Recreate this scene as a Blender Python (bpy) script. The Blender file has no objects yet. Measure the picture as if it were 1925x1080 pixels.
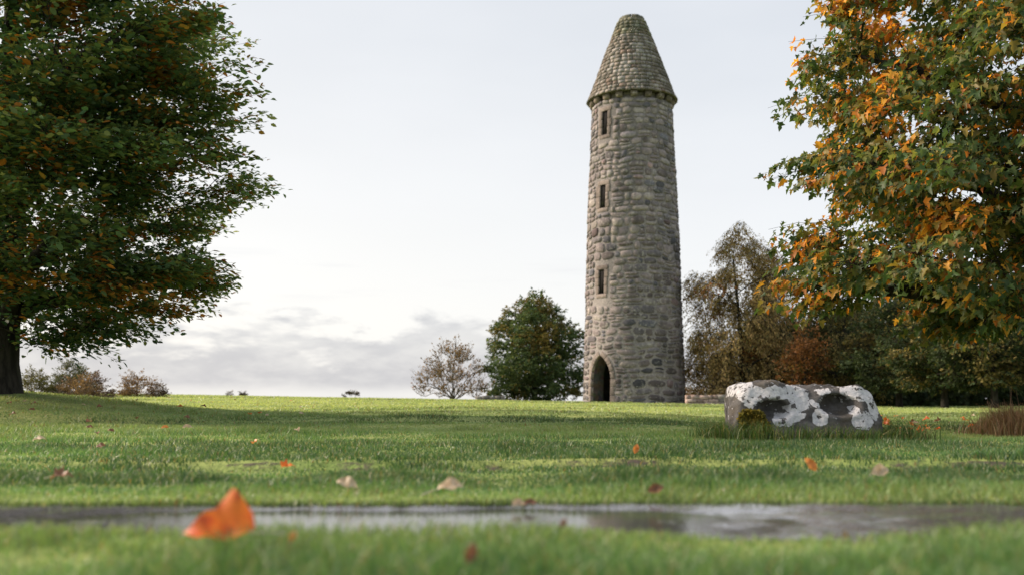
import bpy, bmesh, math, random
import numpy as np
from mathutils import Vector, Matrix

R = math.radians
scene = bpy.context.scene
COL = scene.collection
random.seed(7)
rng = np.random.default_rng(7)

# ------------------------------------------------------------------ camera
CAM_Z = 0.30
FPX = 1900.0                    # focal length in pixels of the 1925 px wide photograph
PITCH = R(6.31)
cam = bpy.data.cameras.new('camera')
cam_ob = bpy.data.objects.new('camera', cam)
COL.objects.link(cam_ob)
cam_ob.location = (0, 0, CAM_Z)
cam_ob.rotation_euler = (math.pi / 2 + PITCH, 0, 0)
cam.sensor_width = 36.0
cam.lens = 36.0 * FPX / 1925.0
cam.clip_start = 0.05
cam.clip_end = 9000
cam.dof.use_dof = True
cam.dof.focus_distance = 10.0
cam.dof.aperture_fstop = 2.0
scene.camera = cam_ob

# ------------------------------------------------------------------ light
SUN_AZ = R(-106)                # 0 = behind the camera, negative = to the left
SUN_EL = R(32)
to_sun = Vector((math.sin(SUN_AZ) * math.cos(SUN_EL), -math.cos(SUN_AZ) * math.cos(SUN_EL), math.sin(SUN_EL)))
sun = bpy.data.lights.new('sun', 'SUN')
sun.energy = 4.1
sun.angle = R(24)
sun.color = (1.0, 0.81, 0.64)
sun_ob = bpy.data.objects.new('sun', sun)
COL.objects.link(sun_ob)
sun_ob.rotation_euler = to_sun.to_track_quat('Z', 'Y').to_euler()

scene.view_settings.view_transform = 'Standard'
scene.view_settings.look = 'None'
scene.view_settings.exposure = 0.88
scene.view_settings.gamma = 1.0
scene.cycles.use_denoising = True
scene.cycles.max_bounces = 6
scene.cycles.transparent_max_bounces = 4


class NT:
    """small node-tree helper"""
    def __init__(self, tree):
        self.t = tree
        tree.nodes.clear()

    def n(self, kind, **kw):
        nd = self.t.nodes.new(kind)
        for k, v in kw.items():
            if k.startswith('_'):
                setattr(nd, k[1:], v)
        for k, v in kw.items():
            if not k.startswith('_'):
                self.set(nd, int(k[1:]) if k[0] == 'i' and k[1:].isdigit() else k.replace('__', ' '), v)
        return nd

    def set(self, nd, key, v):
        s = nd.inputs[key]
        if isinstance(v, bpy.types.NodeSocket):
            self.t.links.new(v, s)
        elif isinstance(v, bpy.types.Node):
            self.t.links.new(v.outputs[0], s)
        else:
            s.default_value = v

    def math(self, op, a, b=None, c=None, clamp=False):
        nd = self.t.nodes.new('ShaderNodeMath')
        nd.operation = op
        nd.use_clamp = clamp
        for i, v in enumerate((a, b, c)):
            if v is not None:
                self.set(nd, i, v)
        return nd.outputs[0]

    def vmath(self, op, a, b=None):
        nd = self.t.nodes.new('ShaderNodeVectorMath')
        nd.operation = op
        self.set(nd, 0, a)
        if b is not None:
            self.set(nd, 1, b)
        return nd

    def mix(self, f, a, b, blend='MIX'):
        nd = self.t.nodes.new('ShaderNodeMix')
        nd.data_type = 'RGBA'
        nd.blend_type = blend
        self.set(nd, 0, f)
        self.set(nd, 6, a)
        self.set(nd, 7, b)
        return nd.outputs[2]

    def ss(self, v, lo, hi):
        nd = self.t.nodes.new('ShaderNodeMapRange')
        nd.interpolation_type = 'SMOOTHSTEP'
        self.set(nd, 0, v)
        nd.inputs[1].default_value = lo
        nd.inputs[2].default_value = hi
        return nd.outputs[0]

    def noise(self, vec, scale, detail=3.0, rough=0.55, dist=0.0):
        nd = self.t.nodes.new('ShaderNodeTexNoise')
        if vec is not None:
            self.set(nd, 'Vector', vec)
        nd.inputs['Scale'].default_value = scale
        nd.inputs['Detail'].default_value = detail
        nd.inputs['Roughness'].default_value = rough
        nd.inputs['Distortion'].default_value = dist
        return nd.outputs[0]


def rgba(c):
    return (c[0], c[1], c[2], 1.0)


# ------------------------------------------------------------------ sky: hazy veil of cloud over a clear sky
world = bpy.data.worlds.new('World')
scene.world = world
world.use_nodes = True
w = NT(world.node_tree)
sky = w.n('ShaderNodeTexSky', _sky_type='NISHITA', _sun_disc=False)
sky.sun_elevation = SUN_EL
sky.sun_rotation = math.atan2(to_sun.x, to_sun.y)
sky.dust_density = 2.5
sky.air_density = 1.0
bg_clear = w.n('ShaderNodeBackground', Color=sky.outputs[0], Strength=0.08)
tc = w.n('ShaderNodeTexCoord')
dirv = tc.outputs['Generated']
sep = w.n('ShaderNodeSeparateXYZ', i0=dirv)
el = sep.outputs[2]
# veil colour: whiter near the horizon, a little bluer higher up, brighter towards the veiled sun
sdot = w.vmath('DOT_PRODUCT', dirv, tuple(to_sun)).outputs['Value']
near_sun = w.ss(sdot, -0.35, 0.95)
veil_hi = w.mix(near_sun, rgba((0.385, 0.415, 0.46)), rgba((0.50, 0.505, 0.51)))
veil_lo = w.mix(near_sun, rgba((0.55, 0.56, 0.575)), rgba((0.63, 0.60, 0.555)))
veil = w.mix(w.ss(el, 0.02, 0.42), veil_lo, veil_hi)
soft_n = w.noise(w.n('ShaderNodeMapping', Vector=dirv, Scale=(1.6, 1.6, 5.0)).outputs[0], 1.4, 4, 0.5)
veil = w.mix(w.math('MULTIPLY', w.ss(soft_n, 0.42, 0.7), 0.20), veil, rgba((0.62, 0.62, 0.62)))
# low bank of grey cumulus
mp = w.n('ShaderNodeMapping', Vector=dirv, Scale=(5.2, 5.2, 15.0), Location=(2.3, 0.4, 0.0)).outputs[0]
cn = w.noise(mp, 1.15, 7, 0.56, 0.25)
top = w.math('ADD', w.math('MULTIPLY', w.math('SUBTRACT', cn, 0.5), 0.22), 0.070)
bank = w.math('SUBTRACT', top, el)
bank = w.ss(bank, -0.004, 0.016)
cn2 = w.noise(mp, 2.2, 6, 0.6)
c_col = w.mix(w.ss(cn2, 0.35, 0.68), rgba((0.355, 0.355, 0.375)), rgba((0.47, 0.465, 0.465)))
base_glow = w.ss(el, 0.02, 0.004)
gap = w.math('SUBTRACT', 1.0, w.math('MULTIPLY', w.ss(w.math('MULTIPLY', el, -1.0), -0.018, -0.004), 0.75))
bank = w.math('MULTIPLY', bank, gap)
veil2 = w.mix(w.math('MULTIPLY', bank, 0.93), veil, c_col)
# thin grey streaks above the bank
mp2 = w.n('ShaderNodeMapping', Vector=dirv, Scale=(2.4, 2.4, 26.0), Location=(0.7, 0.1, 0.55)).outputs[0]
st = w.ss(w.noise(mp2, 1.3, 4, 0.5), 0.57, 0.72)
st = w.math('MULTIPLY', st, w.ss(el, 0.08, 0.11))
st = w.math('MULTIPLY', st, w.ss(w.math('MULTIPLY', el, -1.0), -0.19, -0.12))
veil2 = w.mix(w.math('MULTIPLY', st, 0.55), veil2, rgba((0.46, 0.455, 0.47)))
bg_cloud = w.n('ShaderNodeBackground', Color=veil2, Strength=1.0)
mixs = w.n('ShaderNodeMixShader', Fac=0.86)
w.t.links.new(bg_clear.outputs[0], mixs.inputs[1])
w.t.links.new(bg_cloud.outputs[0], mixs.inputs[2])
w.n('ShaderNodeOutputWorld', Surface=mixs.outputs[0])


# ------------------------------------------------------------------ general helpers
def at(px, py, Y):
    """world point on the photograph's ray through (px, py) at depth y = Y"""
    u = (px - 962.5) / FPX
    v = (540.0 - py) / FPX
    d = np.array((u, math.cos(PITCH) - v * math.sin(PITCH), math.sin(PITCH) + v * math.cos(PITCH)))
    return np.array((0, 0, CAM_Z)) + d * (Y / d[1])


def to_px(p):
    p = np.atleast_2d(p) - np.array((0, 0, CAM_Z))
    dep = p[:, 1] * math.cos(PITCH) + p[:, 2] * math.sin(PITCH)
    v = -p[:, 1] * math.sin(PITCH) + p[:, 2] * math.cos(PITCH)
    return np.stack([962.5 + FPX * p[:, 0] / dep, 540 - FPX * v / dep, dep], 1)


def hash3(i, seed=0):
    h = (i[..., 0] * 374761393 + i[..., 1] * 668265263 + i[..., 2] * 2147483647 + seed * 974711) & 0xffffffff
    h = ((h ^ (h >> 13)) * 1274126177) & 0xffffffff
    h = ((h ^ (h >> 16)) * 2246822519) & 0xffffffff
    return ((h ^ (h >> 15)) & 0xffffff) / float(0xffffff)


def vnoise(p, seed=0):
    """value noise in 0..1, p is (N,3)"""
    p = np.asarray(p, float)
    i = np.floor(p).astype(np.int64)
    f = p - i
    f = f * f * (3 - 2 * f)
    out = 0
    for dx in (0, 1):
        for dy in (0, 1):
            for dz in (0, 1):
                wgt = (f[..., 0] if dx else 1 - f[..., 0]) * (f[..., 1] if dy else 1 - f[..., 1]) * (f[..., 2] if dz else 1 - f[..., 2])
                out = out + wgt * hash3(i + np.array((dx, dy, dz)), seed)
    return out


def fbm(p, oct=3, seed=0):
    p = np.asarray(p, float)
    a, s, o = 0.5, 0.0, 0.0
    for k in range(oct):
        o = o + a * vnoise(p * 2 ** k + 17.3 * k, seed + k)
        s += a
        a *= 0.5
    return o / s


def sstep(a, b, x):
    t = np.clip((np.asarray(x, float) - a) / (b - a), 0, 1)
    return t * t * (3 - 2 * t)


def norm(v):
    v = np.asarray(v, float)
    return v / np.maximum(np.linalg.norm(v, axis=-1, keepdims=True), 1e-9)


class MB:
    """collects geometry with a colour per vertex"""
    def __init__(self):
        self.v, self.c, self.f3, self.f4, self.n = [], [], [], [], 0

    def add(self, verts, faces, col=(1, 1, 1)):
        verts = np.asarray(verts, float).reshape(-1, 3)
        col = np.asarray(col, float)
        if col.ndim == 1:
            col = np.broadcast_to(col, (len(verts), 3))
        tri = [f for f in faces if len(f) == 3]
        quad = [f for f in faces if len(f) == 4]
        if tri:
            self.f3.append(np.array(tri, np.int64) + self.n)
        if quad:
            self.f4.append(np.array(quad, np.int64) + self.n)
        self.v.append(verts)
        self.c.append(col)
        self.n += len(verts)

    def inst(self, tv, tf, X, Y, Z, O, size, col):
        """copies of a template: axes X, Y, Z (N,3), origins O, sizes (N,), colours (N,3)"""
        N, k = len(O), len(tv)
        if N == 0:
            return
        size = np.broadcast_to(np.asarray(size, float), (N,))
        P = (X[:, None, :] * tv[None, :, 0:1] + Y[:, None, :] * tv[None, :, 1:2] + Z[:, None, :] * tv[None, :, 2:3]) * size[:, None, None] + O[:, None, :]
        off = (np.arange(N) * k)[:, None, None] + self.n
        for m in (3, 4):
            fm = [f for f in tf if len(f) == m]
            if fm:
                (self.f3 if m == 3 else self.f4).append((np.array(fm, np.int64)[None] + off).reshape(-1, m))
        self.v.append(P.reshape(-1, 3))
        self.c.append(np.repeat(col, k, axis=0))
        self.n += N * k

    def tube(self, pts, rad, sides=5, col=(1, 1, 1), cap=True):
        pts = np.asarray(pts, float)
        n = len(pts)
        rad = np.broadcast_to(np.asarray(rad, float), (n,))
        d = norm(np.gradient(pts, axis=0))
        ref = np.array((0.31, 0.17, 0.93)) if abs(d[0][2]) < 0.8 else np.array((0.93, 0.3, 0.1))
        a = norm(np.cross(d, ref))
        b = np.cross(d, a)
        ang = np.arange(sides) * 2 * math.pi / sides
        ring = (a[:, None, :] * np.cos(ang)[None, :, None] + b[:, None, :] * np.sin(ang)[None, :, None]) * rad[:, None, None] + pts[:, None, :]
        vs = ring.reshape(-1, 3)
        i = np.arange(n - 1)[:, None] * sides
        j = np.arange(sides)[None, :]
        jn = (j + 1) % sides
        f = np.stack([i + j, i + jn, i + sides + jn, i + sides + j], -1).reshape(-1, 4)
        self.v.append(vs)
        self.c.append(np.broadcast_to(np.asarray(col, float), (len(vs), 3)))
        self.f4.append(f + self.n)
        if cap and sides >= 3:
            e = np.array([[(n - 1) * sides, (n - 1) * sides + k, (n - 1) * sides + k + 1] for k in range(1, sides - 1)], np.int64)
            self.f3.append(e + self.n)
        self.n += len(vs)

    def mesh(self, name, origin=(0, 0, 0), smooth=False):
        me = bpy.data.meshes.new(name)
        V = np.concatenate(self.v) - np.asarray(origin, float)
        C = np.concatenate(self.c)
        f3 = np.concatenate(self.f3) if self.f3 else np.zeros((0, 3), np.int64)
        f4 = np.concatenate(self.f4) if self.f4 else np.zeros((0, 4), np.int64)
        nl = f3.size + f4.size
        npoly = len(f3) + len(f4)
        me.vertices.add(len(V))
        me.vertices.foreach_set('co', V.astype(np.float32).ravel())
        me.loops.add(nl)
        me.loops.foreach_set('vertex_index', np.concatenate([f3.ravel(), f4.ravel()]).astype(np.int32))
        me.polygons.add(npoly)
        st = np.concatenate([np.arange(len(f3)) * 3, f3.size + np.arange(len(f4)) * 4]).astype(np.int32)
        me.polygons.foreach_set('loop_start', st)
        if smooth:
            me.polygons.foreach_set('use_smooth', np.ones(npoly, bool))
        at_ = me.attributes.new('col', 'FLOAT_COLOR', 'POINT')
        at_.data.foreach_set('color', np.concatenate([C, np.ones((len(C), 1))], 1).astype(np.float32).ravel())
        me.update()
        me.validate()
        return me

    def build(self, name, mat, parent=None, smooth=False, origin=None):
        o0 = origin if origin is not None else (parent['_o'] if parent is not None and '_o' in parent else (0, 0, 0))
        me = self.mesh(name, o0, smooth)
        me.materials.append(mat)
        return link(name, me, parent)


def link(name, me, parent=None, loc=None):
    o = bpy.data.objects.new(name, me)
    COL.objects.link(o)
    if parent is not None:
        o.parent = parent
    if loc is not None:
        o.location = loc
    return o


ORIGIN = {}


def thing(name, label, cat, loc, group=None):
    o = bpy.data.objects.new(name, None)
    COL.objects.link(o)
    o.location = loc
    o.empty_display_size = 0.1
    tag(o, label, cat, group)
    return o


def tag(o, label=None, cat=None, group=None, kind=None):
    if label:
        o['label'] = label
    if cat:
        o['category'] = cat
    if group:
        o['group'] = group
    if kind:
        o['kind'] = kind
    return o


# ------------------------------------------------------------------ materials
def material(name):
    m = bpy.data.materials.new(name)
    m.use_nodes = True
    return m, NT(m.node_tree)


def mat_leaf(name, transl=0.4, rough=0.5, spec=0.35, var=0.25):
    m, t = material(name)
    a = t.n('ShaderNodeAttribute', _attribute_name='col').outputs[0]
    g = t.n('ShaderNodeNewGeometry')
    nz = t.noise(g.outputs['Position'], 23.0, 2, 0.6)
    c = t.mix(var, a, t.mix(nz, rgba((0.35, 0.35, 0.35)), rgba((1.0, 1.0, 1.0))), 'MULTIPLY')
    p = t.n('ShaderNodeBsdfPrincipled', Base__Color=c, Roughness=rough)
    p.inputs['Specular IOR Level'].default_value = spec
    tr = t.n('ShaderNodeBsdfTranslucent', Color=t.mix(1.0, c, rgba((1.15, 1.1, 0.65)), 'MULTIPLY'))
    mx = t.n('ShaderNodeMixShader', Fac=transl)
    t.t.links.new(p.outputs[0], mx.inputs[1])
    t.t.links.new(tr.outputs[0], mx.inputs[2])
    t.n('ShaderNodeOutputMaterial', Surface=mx.outputs[0])
    return m


def mat_bark(name, c1, c2, scale=14):
    m, t = material(name)
    g = t.n('ShaderNodeNewGeometry').outputs['Position']
    mp = t.n('ShaderNodeMapping', Vector=g, Scale=(1, 1, 0.25)).outputs[0]
    nz = t.noise(mp, scale, 5, 0.65)
    c = t.mix(t.ss(nz, 0.35, 0.65), rgba(c1), rgba(c2))
    green = t.noise(g, 2.5, 3)
    c = t.mix(t.math('MULTIPLY', t.ss(green, 0.5, 0.75), 0.4), c, rgba((0.045, 0.055, 0.025)))
    bp = t.n('ShaderNodeBump', Strength=0.6, Distance=0.02, Height=nz)
    p = t.n('ShaderNodeBsdfPrincipled', Base__Color=c, Roughness=0.9, Normal=bp.outputs[0])
    p.inputs['Specular IOR Level'].default_value = 0.15
    t.n('ShaderNodeOutputMaterial', Surface=p.outputs[0])
    return m


def mat_stone(name, lichen=0.35, lichen_col=(0.40, 0.39, 0.36), scale=1.0, bump=0.5, rough=0.92, dark=0.5):
    m, t = material(name)
    a = t.n('ShaderNodeAttribute', _attribute_name='col').outputs[0]
    g = t.n('ShaderNodeNewGeometry').outputs['Position']
    n1 = t.noise(g, 9.0 * scale, 5, 0.62)
    n2 = t.noise(g, 2.1 * scale, 4, 0.6)
    n3 = t.noise(g, 30.0 * scale, 3, 0.6)
    big = t.noise(t.n('ShaderNodeMapping', Vector=g, Scale=(1.0, 1.0, 0.35)).outputs[0], 0.9, 5, 0.6)
    a = t.mix(0.75, a, t.mix(t.ss(big, 0.33, 0.67), rgba((0.62, 0.63, 0.62)), rgba((1.22, 1.18, 1.14))), 'MULTIPLY')
    c = t.mix(dark, a, t.mix(t.ss(n1, 0.3, 0.7), rgba((0.45, 0.45, 0.47)), rgba((1.25, 1.2, 1.15))), 'MULTIPLY')
    c = t.mix(0.5, c, t.mix(t.ss(n3, 0.3, 0.7), rgba((0.6, 0.6, 0.6)), rgba((1.2, 1.2, 1.2))), 'MULTIPLY')
    lm = t.math('MULTIPLY', t.ss(t.math('ADD', n1, t.math('MULTIPLY', t.math('SUBTRACT', n2, 0.5), 0.6)), 0.56, 0.68), lichen)
    c = t.mix(lm, c, rgba(lichen_col))
    h = t.math('ADD', n1, t.math('MULTIPLY', n3, 0.35))
    bp = t.n('ShaderNodeBump', Strength=bump, Distance=0.03 / scale, Height=h)
    p = t.n('ShaderNodeBsdfPrincipled', Base__Color=c, Roughness=rough, Normal=bp.outputs[0])
    p.inputs['Specular IOR Level'].default_value = 0.2
    t.n('ShaderNodeOutputMaterial', Surface=p.outputs[0])
    return m


M_GRASS = mat_leaf('grass_blade', 0.45, 0.42, 0.45, 0.25)
M_TALL = mat_leaf('tall_grass_blade', 0.35, 0.5, 0.3, 0.3)
M_BEECH = mat_leaf('beech_leaf', 0.45, 0.55, 0.25, 0.35)
M_MAPLE = mat_leaf('maple_leaf', 0.48, 0.5, 0.3, 0.35)
M_FAR = mat_leaf('far_leaf', 0.35, 0.7, 0.15, 0.3)
M_BARK = mat_bark('bark', (0.018, 0.016, 0.014), (0.05, 0.045, 0.038))
M_BARK_PALE = mat_bark('birch_bark', (0.06, 0.05, 0.04), (0.22, 0.19, 0.16), 6)
M_STONE = mat_stone('rubble_stone', 0.5)
M_TILE = mat_stone('roof_slab', 0.55, (0.42, 0.43, 0.42), 1.3, 0.5)
M_MORTAR = mat_stone('mortar', 0.35, (0.42, 0.40, 0.37), 1.6, 0.9)
M_DRESSED = mat_stone('dressed_stone', 0.3, (0.42, 0.38, 0.35), 1.0, 0.35)

def mat_reveal():  # darker tone for the reveals and inner wall faces
    m, t = material('reveal_dark')
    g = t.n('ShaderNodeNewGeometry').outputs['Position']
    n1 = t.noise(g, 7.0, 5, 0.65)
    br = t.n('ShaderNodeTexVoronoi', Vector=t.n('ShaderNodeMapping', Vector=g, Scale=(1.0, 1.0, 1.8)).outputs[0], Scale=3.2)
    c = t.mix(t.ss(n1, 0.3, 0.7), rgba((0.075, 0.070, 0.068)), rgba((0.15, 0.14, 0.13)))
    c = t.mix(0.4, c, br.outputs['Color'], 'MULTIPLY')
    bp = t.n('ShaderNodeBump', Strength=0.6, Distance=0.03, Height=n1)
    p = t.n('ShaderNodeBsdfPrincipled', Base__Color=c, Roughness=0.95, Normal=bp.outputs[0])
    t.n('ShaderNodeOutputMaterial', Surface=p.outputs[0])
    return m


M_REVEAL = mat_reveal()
M_SLIT_DARK = mat_bark('slit_dark', (0.006, 0.006, 0.007), (0.014, 0.013, 0.013), 30)  # near-black stand-in for the shade inside the slits

# ------------------------------------------------------------------ terrain
TX, TY = 5.40, 45.0            # tower axis at ground
TREE_L = at(-8, 700, 14.0)
BOULDER = at(1500, 824, 8.0)


def edge_wobble(x, k):
    x = np.asarray(x, float)
    return fbm(np.stack([x * 4.3, 0 * x + k, 0 * x], -1), 3, 33) - 0.5


def path_near(x):
    return 2.24 + 0.02 * np.sin(x * 1.9 + 0.6) + 0.015 * np.sin(x * 5.3) + edge_wobble(x, 0.7) * 0.06


def path_far(x):
    return 2.985 + 0.045 * (np.asarray(x) / 1.5) ** 2 * np.exp(-np.abs(x) / 6) + 0.02 * np.sin(x * 2.3 + 1) + 0.015 * np.sin(x * 6.1) + edge_wobble(x, 9.1) * 0.09


def path_mask(x, y):
    return (y > path_near(x)) & (y < path_far(x))


def step_y(x):
    return 4.95 + 0.10 * np.sin(x * 0.7) + 0.05 * np.sin(x * 2.1)


def step_amp(x):
    x = np.asarray(x, float)
    a = 0.42 + 0.25 * (np.sin(x * 3.3 + 1) * np.sin(x * 1.7))
    for c, w_, k in ((-1.40, 0.34, 0.42), (-0.10, 0.16, 0.45), (0.98, 0.40, 0.50), (2.15, 0.42, 0.50), (-3.3, 0.5, 0.4), (3.6, 0.5, 0.4)):
        a = a + k * np.exp(-((x - c) / w_) ** 2)
    return a


def soil_amount(x, y):
    """bare worn bank about five metres out"""
    c = step_y(x)
    strip = sstep(-0.14, -0.02, y - c) * (1 - sstep(0.05, 0.10, y - c))
    p = np.stack([np.asarray(x) * 5.0, np.asarray(y) * 5.0, np.zeros_like(np.asarray(x, float))], -1)
    return np.clip(strip * sstep(0.38, 0.70, step_amp(x) * 0.80 + 1.1 * (fbm(p, 3, 5) - 0.5)), 0, 1)


def ground_z(x, y):
    x = np.asarray(x, float)
    y = np.asarray(y, float)
    ramp = sstep(5.0, 42.0, y)
    tilt = np.clip(0.235 - 0.0165 * x, -0.02, 0.62)
    z = ramp * tilt
    z = z - np.clip(0.0011 * np.clip(y - 60, 0, 90) ** 2, 0, 4.0)
    # the rise the left-hand tree stands on
    z = z + 0.30 * np.exp(-(((x - TREE_L[0] + 0.3) / 2.6) ** 2 + ((y - 14.3) / 3.0) ** 2))
    p = np.stack([x * 0.22, y * 0.55, np.zeros_like(x)], -1)
    z = z + (fbm(p, 3, 3) - 0.5) * 0.22 * sstep(5.2, 11, y) * (1 - 0.75 * sstep(26, 40, y))
    p = np.stack([x * 1.7, y * 2.4, np.zeros_like(x)], -1)
    z = z + (fbm(p, 2, 9) - 0.5) * 0.030 * (1 - sstep(14, 30, y))
    fl = np.exp(-(((x - 2.25) / 1.1) ** 2 + ((y - 8.1) / 0.9) ** 2) ** 2)
    z = z * (1 - fl) - 0.012 * fl
    c = step_y(x)
    z = z - 0.050 * step_amp(x) * sstep(-1.3, -0.35, y - c) * (1 - sstep(0.0, 0.08, y - c))
    z = z + 0.003 * (1 - sstep(2.3, 2.6, y)) * sstep(-2.0, 1.0, y)
    near, far = path_near(x), path_far(x)
    z = np.where((y > near) & (y < far), -0.045, z)
    return z


def lawn():
    ys = np.concatenate([-np.geomspace(3000, 1.2, 26), np.arange(-0.9, 1.4, 0.3), np.arange(1.5, 8.0, 0.05), np.arange(8.0, 20, 0.25), np.arange(20, 70, 0.9), np.geomspace(70, 3500, 40)])
    xs = np.concatenate([-np.geomspace(3500, 8.2, 46), np.arange(-8, 8.01, 0.10), np.geomspace(8.2, 3500, 46)])
    Xg, Yg = np.meshgrid(xs, ys)
    Zg = ground_z(Xg, Yg)
    V = np.stack([Xg, Yg, Zg], -1).reshape(-1, 3)
    ny, nx = Xg.shape
    i = np.arange(ny - 1)[:, None] * nx + np.arange(nx - 1)[None]
    F = np.stack([i, i + 1, i + nx + 1, i + nx], -1).reshape(-1, 4)
    col = np.zeros((len(V), 3))
    col[:, 0] = soil_amount(V[:, 0], V[:, 1])
    edge = np.minimum(np.abs(V[:, 1] - path_near(V[:, 0])), np.abs(V[:, 1] - path_far(V[:, 0])))
    col[:, 0] = np.maximum(col[:, 0], np.where(np.abs(V[:, 0]) < 9, 1 - sstep(0.02, 0.07, edge), 0))
    col[:, 0] = np.where(path_mask(V[:, 0], V[:, 1]), 1, col[:, 0])
    mb = MB()
    mb.v.append(V); mb.c.append(col); mb.f4.append(F); mb.n = len(V)
    m, t = material('turf')
    a = t.n('ShaderNodeAttribute', _attribute_name='col').outputs[0]
    soil = t.n('ShaderNodeSeparateColor', i0=a).outputs[0]
    g = t.n('ShaderNodeNewGeometry').outputs['Position']
    mp = t.n('ShaderNodeMapping', Vector=g, Scale=(0.22, 1.0, 1.0)).outputs[0]
    n1 = t.noise(mp, 0.9, 5, 0.6)
    n2 = t.noise(g, 18.0, 4, 0.7)
    c = t.mix(t.ss(n1, 0.3, 0.72), rgba((0.15, 0.23, 0.06)), rgba((0.36, 0.38, 0.13)))
    c = t.mix(t.math('MULTIPLY', t.ss(n2, 0.35, 0.7), 0.5), c, rgba((0.075, 0.12, 0.03)))
    sc = t.mix(n2, rgba((0.035, 0.029, 0.024)), rgba((0.12, 0.10, 0.082)))
    sm = t.ss(t.math('ADD', soil, t.math('MULTIPLY', t.math('SUBTRACT', n2, 0.5), 2.2)), 0.35, 1.0)
    c = t.mix(sm, c, sc)
    bp = t.n('ShaderNodeBump', Strength=0.8, Distance=0.03, Height=n2)
    p = t.n('ShaderNodeBsdfPrincipled', Base__Color=c, Roughness=0.9, Normal=bp.outputs[0])
    p.inputs['Specular IOR Level'].default_value = 0.15
    t.n('ShaderNodeOutputMaterial', Surface=p.outputs[0])
    o = mb.build('lawn', m, smooth=True)
    tag(o, 'green lawn rising gently towards the tower', 'lawn', kind='structure')


lawn()


def path():
    xs = np.arange(-9, 9.01, 0.035)
    vs = np.linspace(-0.05, 1.05, 46)
    Xg, Vg = np.meshgrid(xs, vs)
    Yg = path_near(Xg) + (path_far(Xg) - path_near(Xg)) * Vg
    p = np.stack([Xg, Yg, 0 * Xg], -1)
    relief = (fbm(p * 3.1, 3, 21) - 0.5) * 0.012 + (fbm(p * 13.0, 3, 23) - 0.5) * 0.013 + (fbm(p * 60.0, 2, 22) - 0.5) * 0.005
    hollow = -0.016 * np.exp(-((Xg + 0.22) / 0.66) ** 4) * sstep(1.0, 0.84, Vg) - 0.004 * np.exp(-((Xg + 1.0) / 0.5) ** 2)
    crown = 0.008 * sstep(0.7, 1.0, Vg)
    Zg = -0.010 + relief + hollow + crown
    V = np.stack([Xg, Yg, Zg], -1).reshape(-1, 3)
    ny, nx = Xg.shape
    i = np.arange(ny - 1)[:, None] * nx + np.arange(nx - 1)[None]
    mb = MB()
    mb.v.append(V); mb.c.append(np.ones_like(V)); mb.n = len(V)
    mb.f4.append(np.stack([i, i + 1, i + nx + 1, i + nx], -1).reshape(-1, 4))
    m, t = material('wet_asphalt')
    g = t.n('ShaderNodeNewGeometry').outputs['Position']
    vo = t.n('ShaderNodeTexVoronoi', Vector=g, Scale=110.0)
    n1 = t.noise(g, 3.0, 4, 0.6)
    c = t.mix(vo.outputs['Distance'], rgba((0.14, 0.14, 0.155)), rgba((0.035, 0.035, 0.042)))
    bp = t.n('ShaderNodeBump', Strength=0.35, Distance=0.004, Height=t.math('MULTIPLY', vo.outputs['Distance'], -1.0))
    n4 = t.noise(g, 26.0, 4, 0.7)
    ro = t.math('ADD', 0.08, t.math('MULTIPLY', t.ss(t.math('ADD', n4, t.math('MULTIPLY', t.math('SUBTRACT', n1, 0.5), 0.7)), 0.42, 0.62), 0.27))
    pb = t.n('ShaderNodeBsdfPrincipled', Base__Color=c, Roughness=ro, Normal=bp.outputs[0])
    film = t.ss(t.math('ADD', n4, t.math('MULTIPLY', n1, 0.6)), 0.62, 0.90)
    t.set(pb, 'Coat Weight', film)
    pb.inputs['Coat Roughness'].default_value = 0.12
    t.n('ShaderNodeOutputMaterial', Surface=pb.outputs[0])
    o = mb.build('path', m, smooth=True)
    tag(o, 'wet dark asphalt path crossing the foreground', 'path', kind='structure')
    # standing water: a level sheet, its shore is where the hollow in the asphalt rises through it
    xs = np.arange(-1.9, 1.3, 0.05)
    vs = np.linspace(0.02, 0.97, 20)
    Xg, Vg = np.meshgrid(xs, vs)
    Yg = path_near(Xg) + (path_far(Xg) - path_near(Xg)) * Vg
    V = np.stack([Xg, Yg, np.full_like(Xg, -0.0130)], -1).reshape(-1, 3)
    ny, nx = Xg.shape
    i = np.arange(ny - 1)[:, None] * nx + np.arange(nx - 1)[None]
    mb = MB()
    mb.v.append(V); mb.c.append(np.ones_like(V)); mb.n = len(V)
    mb.f4.append(np.stack([i, i + 1, i + nx + 1, i + nx], -1).reshape(-1, 4))
    m, t = material('water')
    g = t.n('ShaderNodeNewGeometry').outputs['Position']
    bp = t.n('ShaderNodeBump', Strength=0.16, Distance=0.005, Height=t.noise(g, 30.0, 3, 0.6))
    pb = t.n('ShaderNodeBsdfPrincipled', Base__Color=rgba((0.03, 0.03, 0.032)), Roughness=0.13, Normal=bp.outputs[0])
    pb.inputs['IOR'].default_value = 1.45
    t.n('ShaderNodeOutputMaterial', Surface=pb.outputs[0])
    o = mb.build('puddle_water', m, smooth=True)
    tag(o, 'shallow water lying on the asphalt path', 'puddle', kind='structure')


path()

# ------------------------------------------------------------------ round tower
Z0 = float(ground_z(TX, TY - 2.0)) - 0.02
Z_EAVE = 13.75
PROF = np.array([(-0.5, 2.275), (0.0, 2.26), (3.84, 2.14), (8.66, 2.01), (12.35, 1.845), (13.9, 1.79)])
LEAN = 0.006


def r_at(z):
    return np.interp(z, PROF[:, 0], PROF[:, 1])


def cyl(theta, z, r):
    """theta 0 faces the camera side, negative to the left"""
    theta, z, r = np.broadcast_arrays(np.asarray(theta, float), np.asarray(z, float), np.asarray(r, float))
    return np.stack([TX + LEAN * z + np.sin(theta) * r, TY - np.cos(theta) * r, z], -1)


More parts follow.
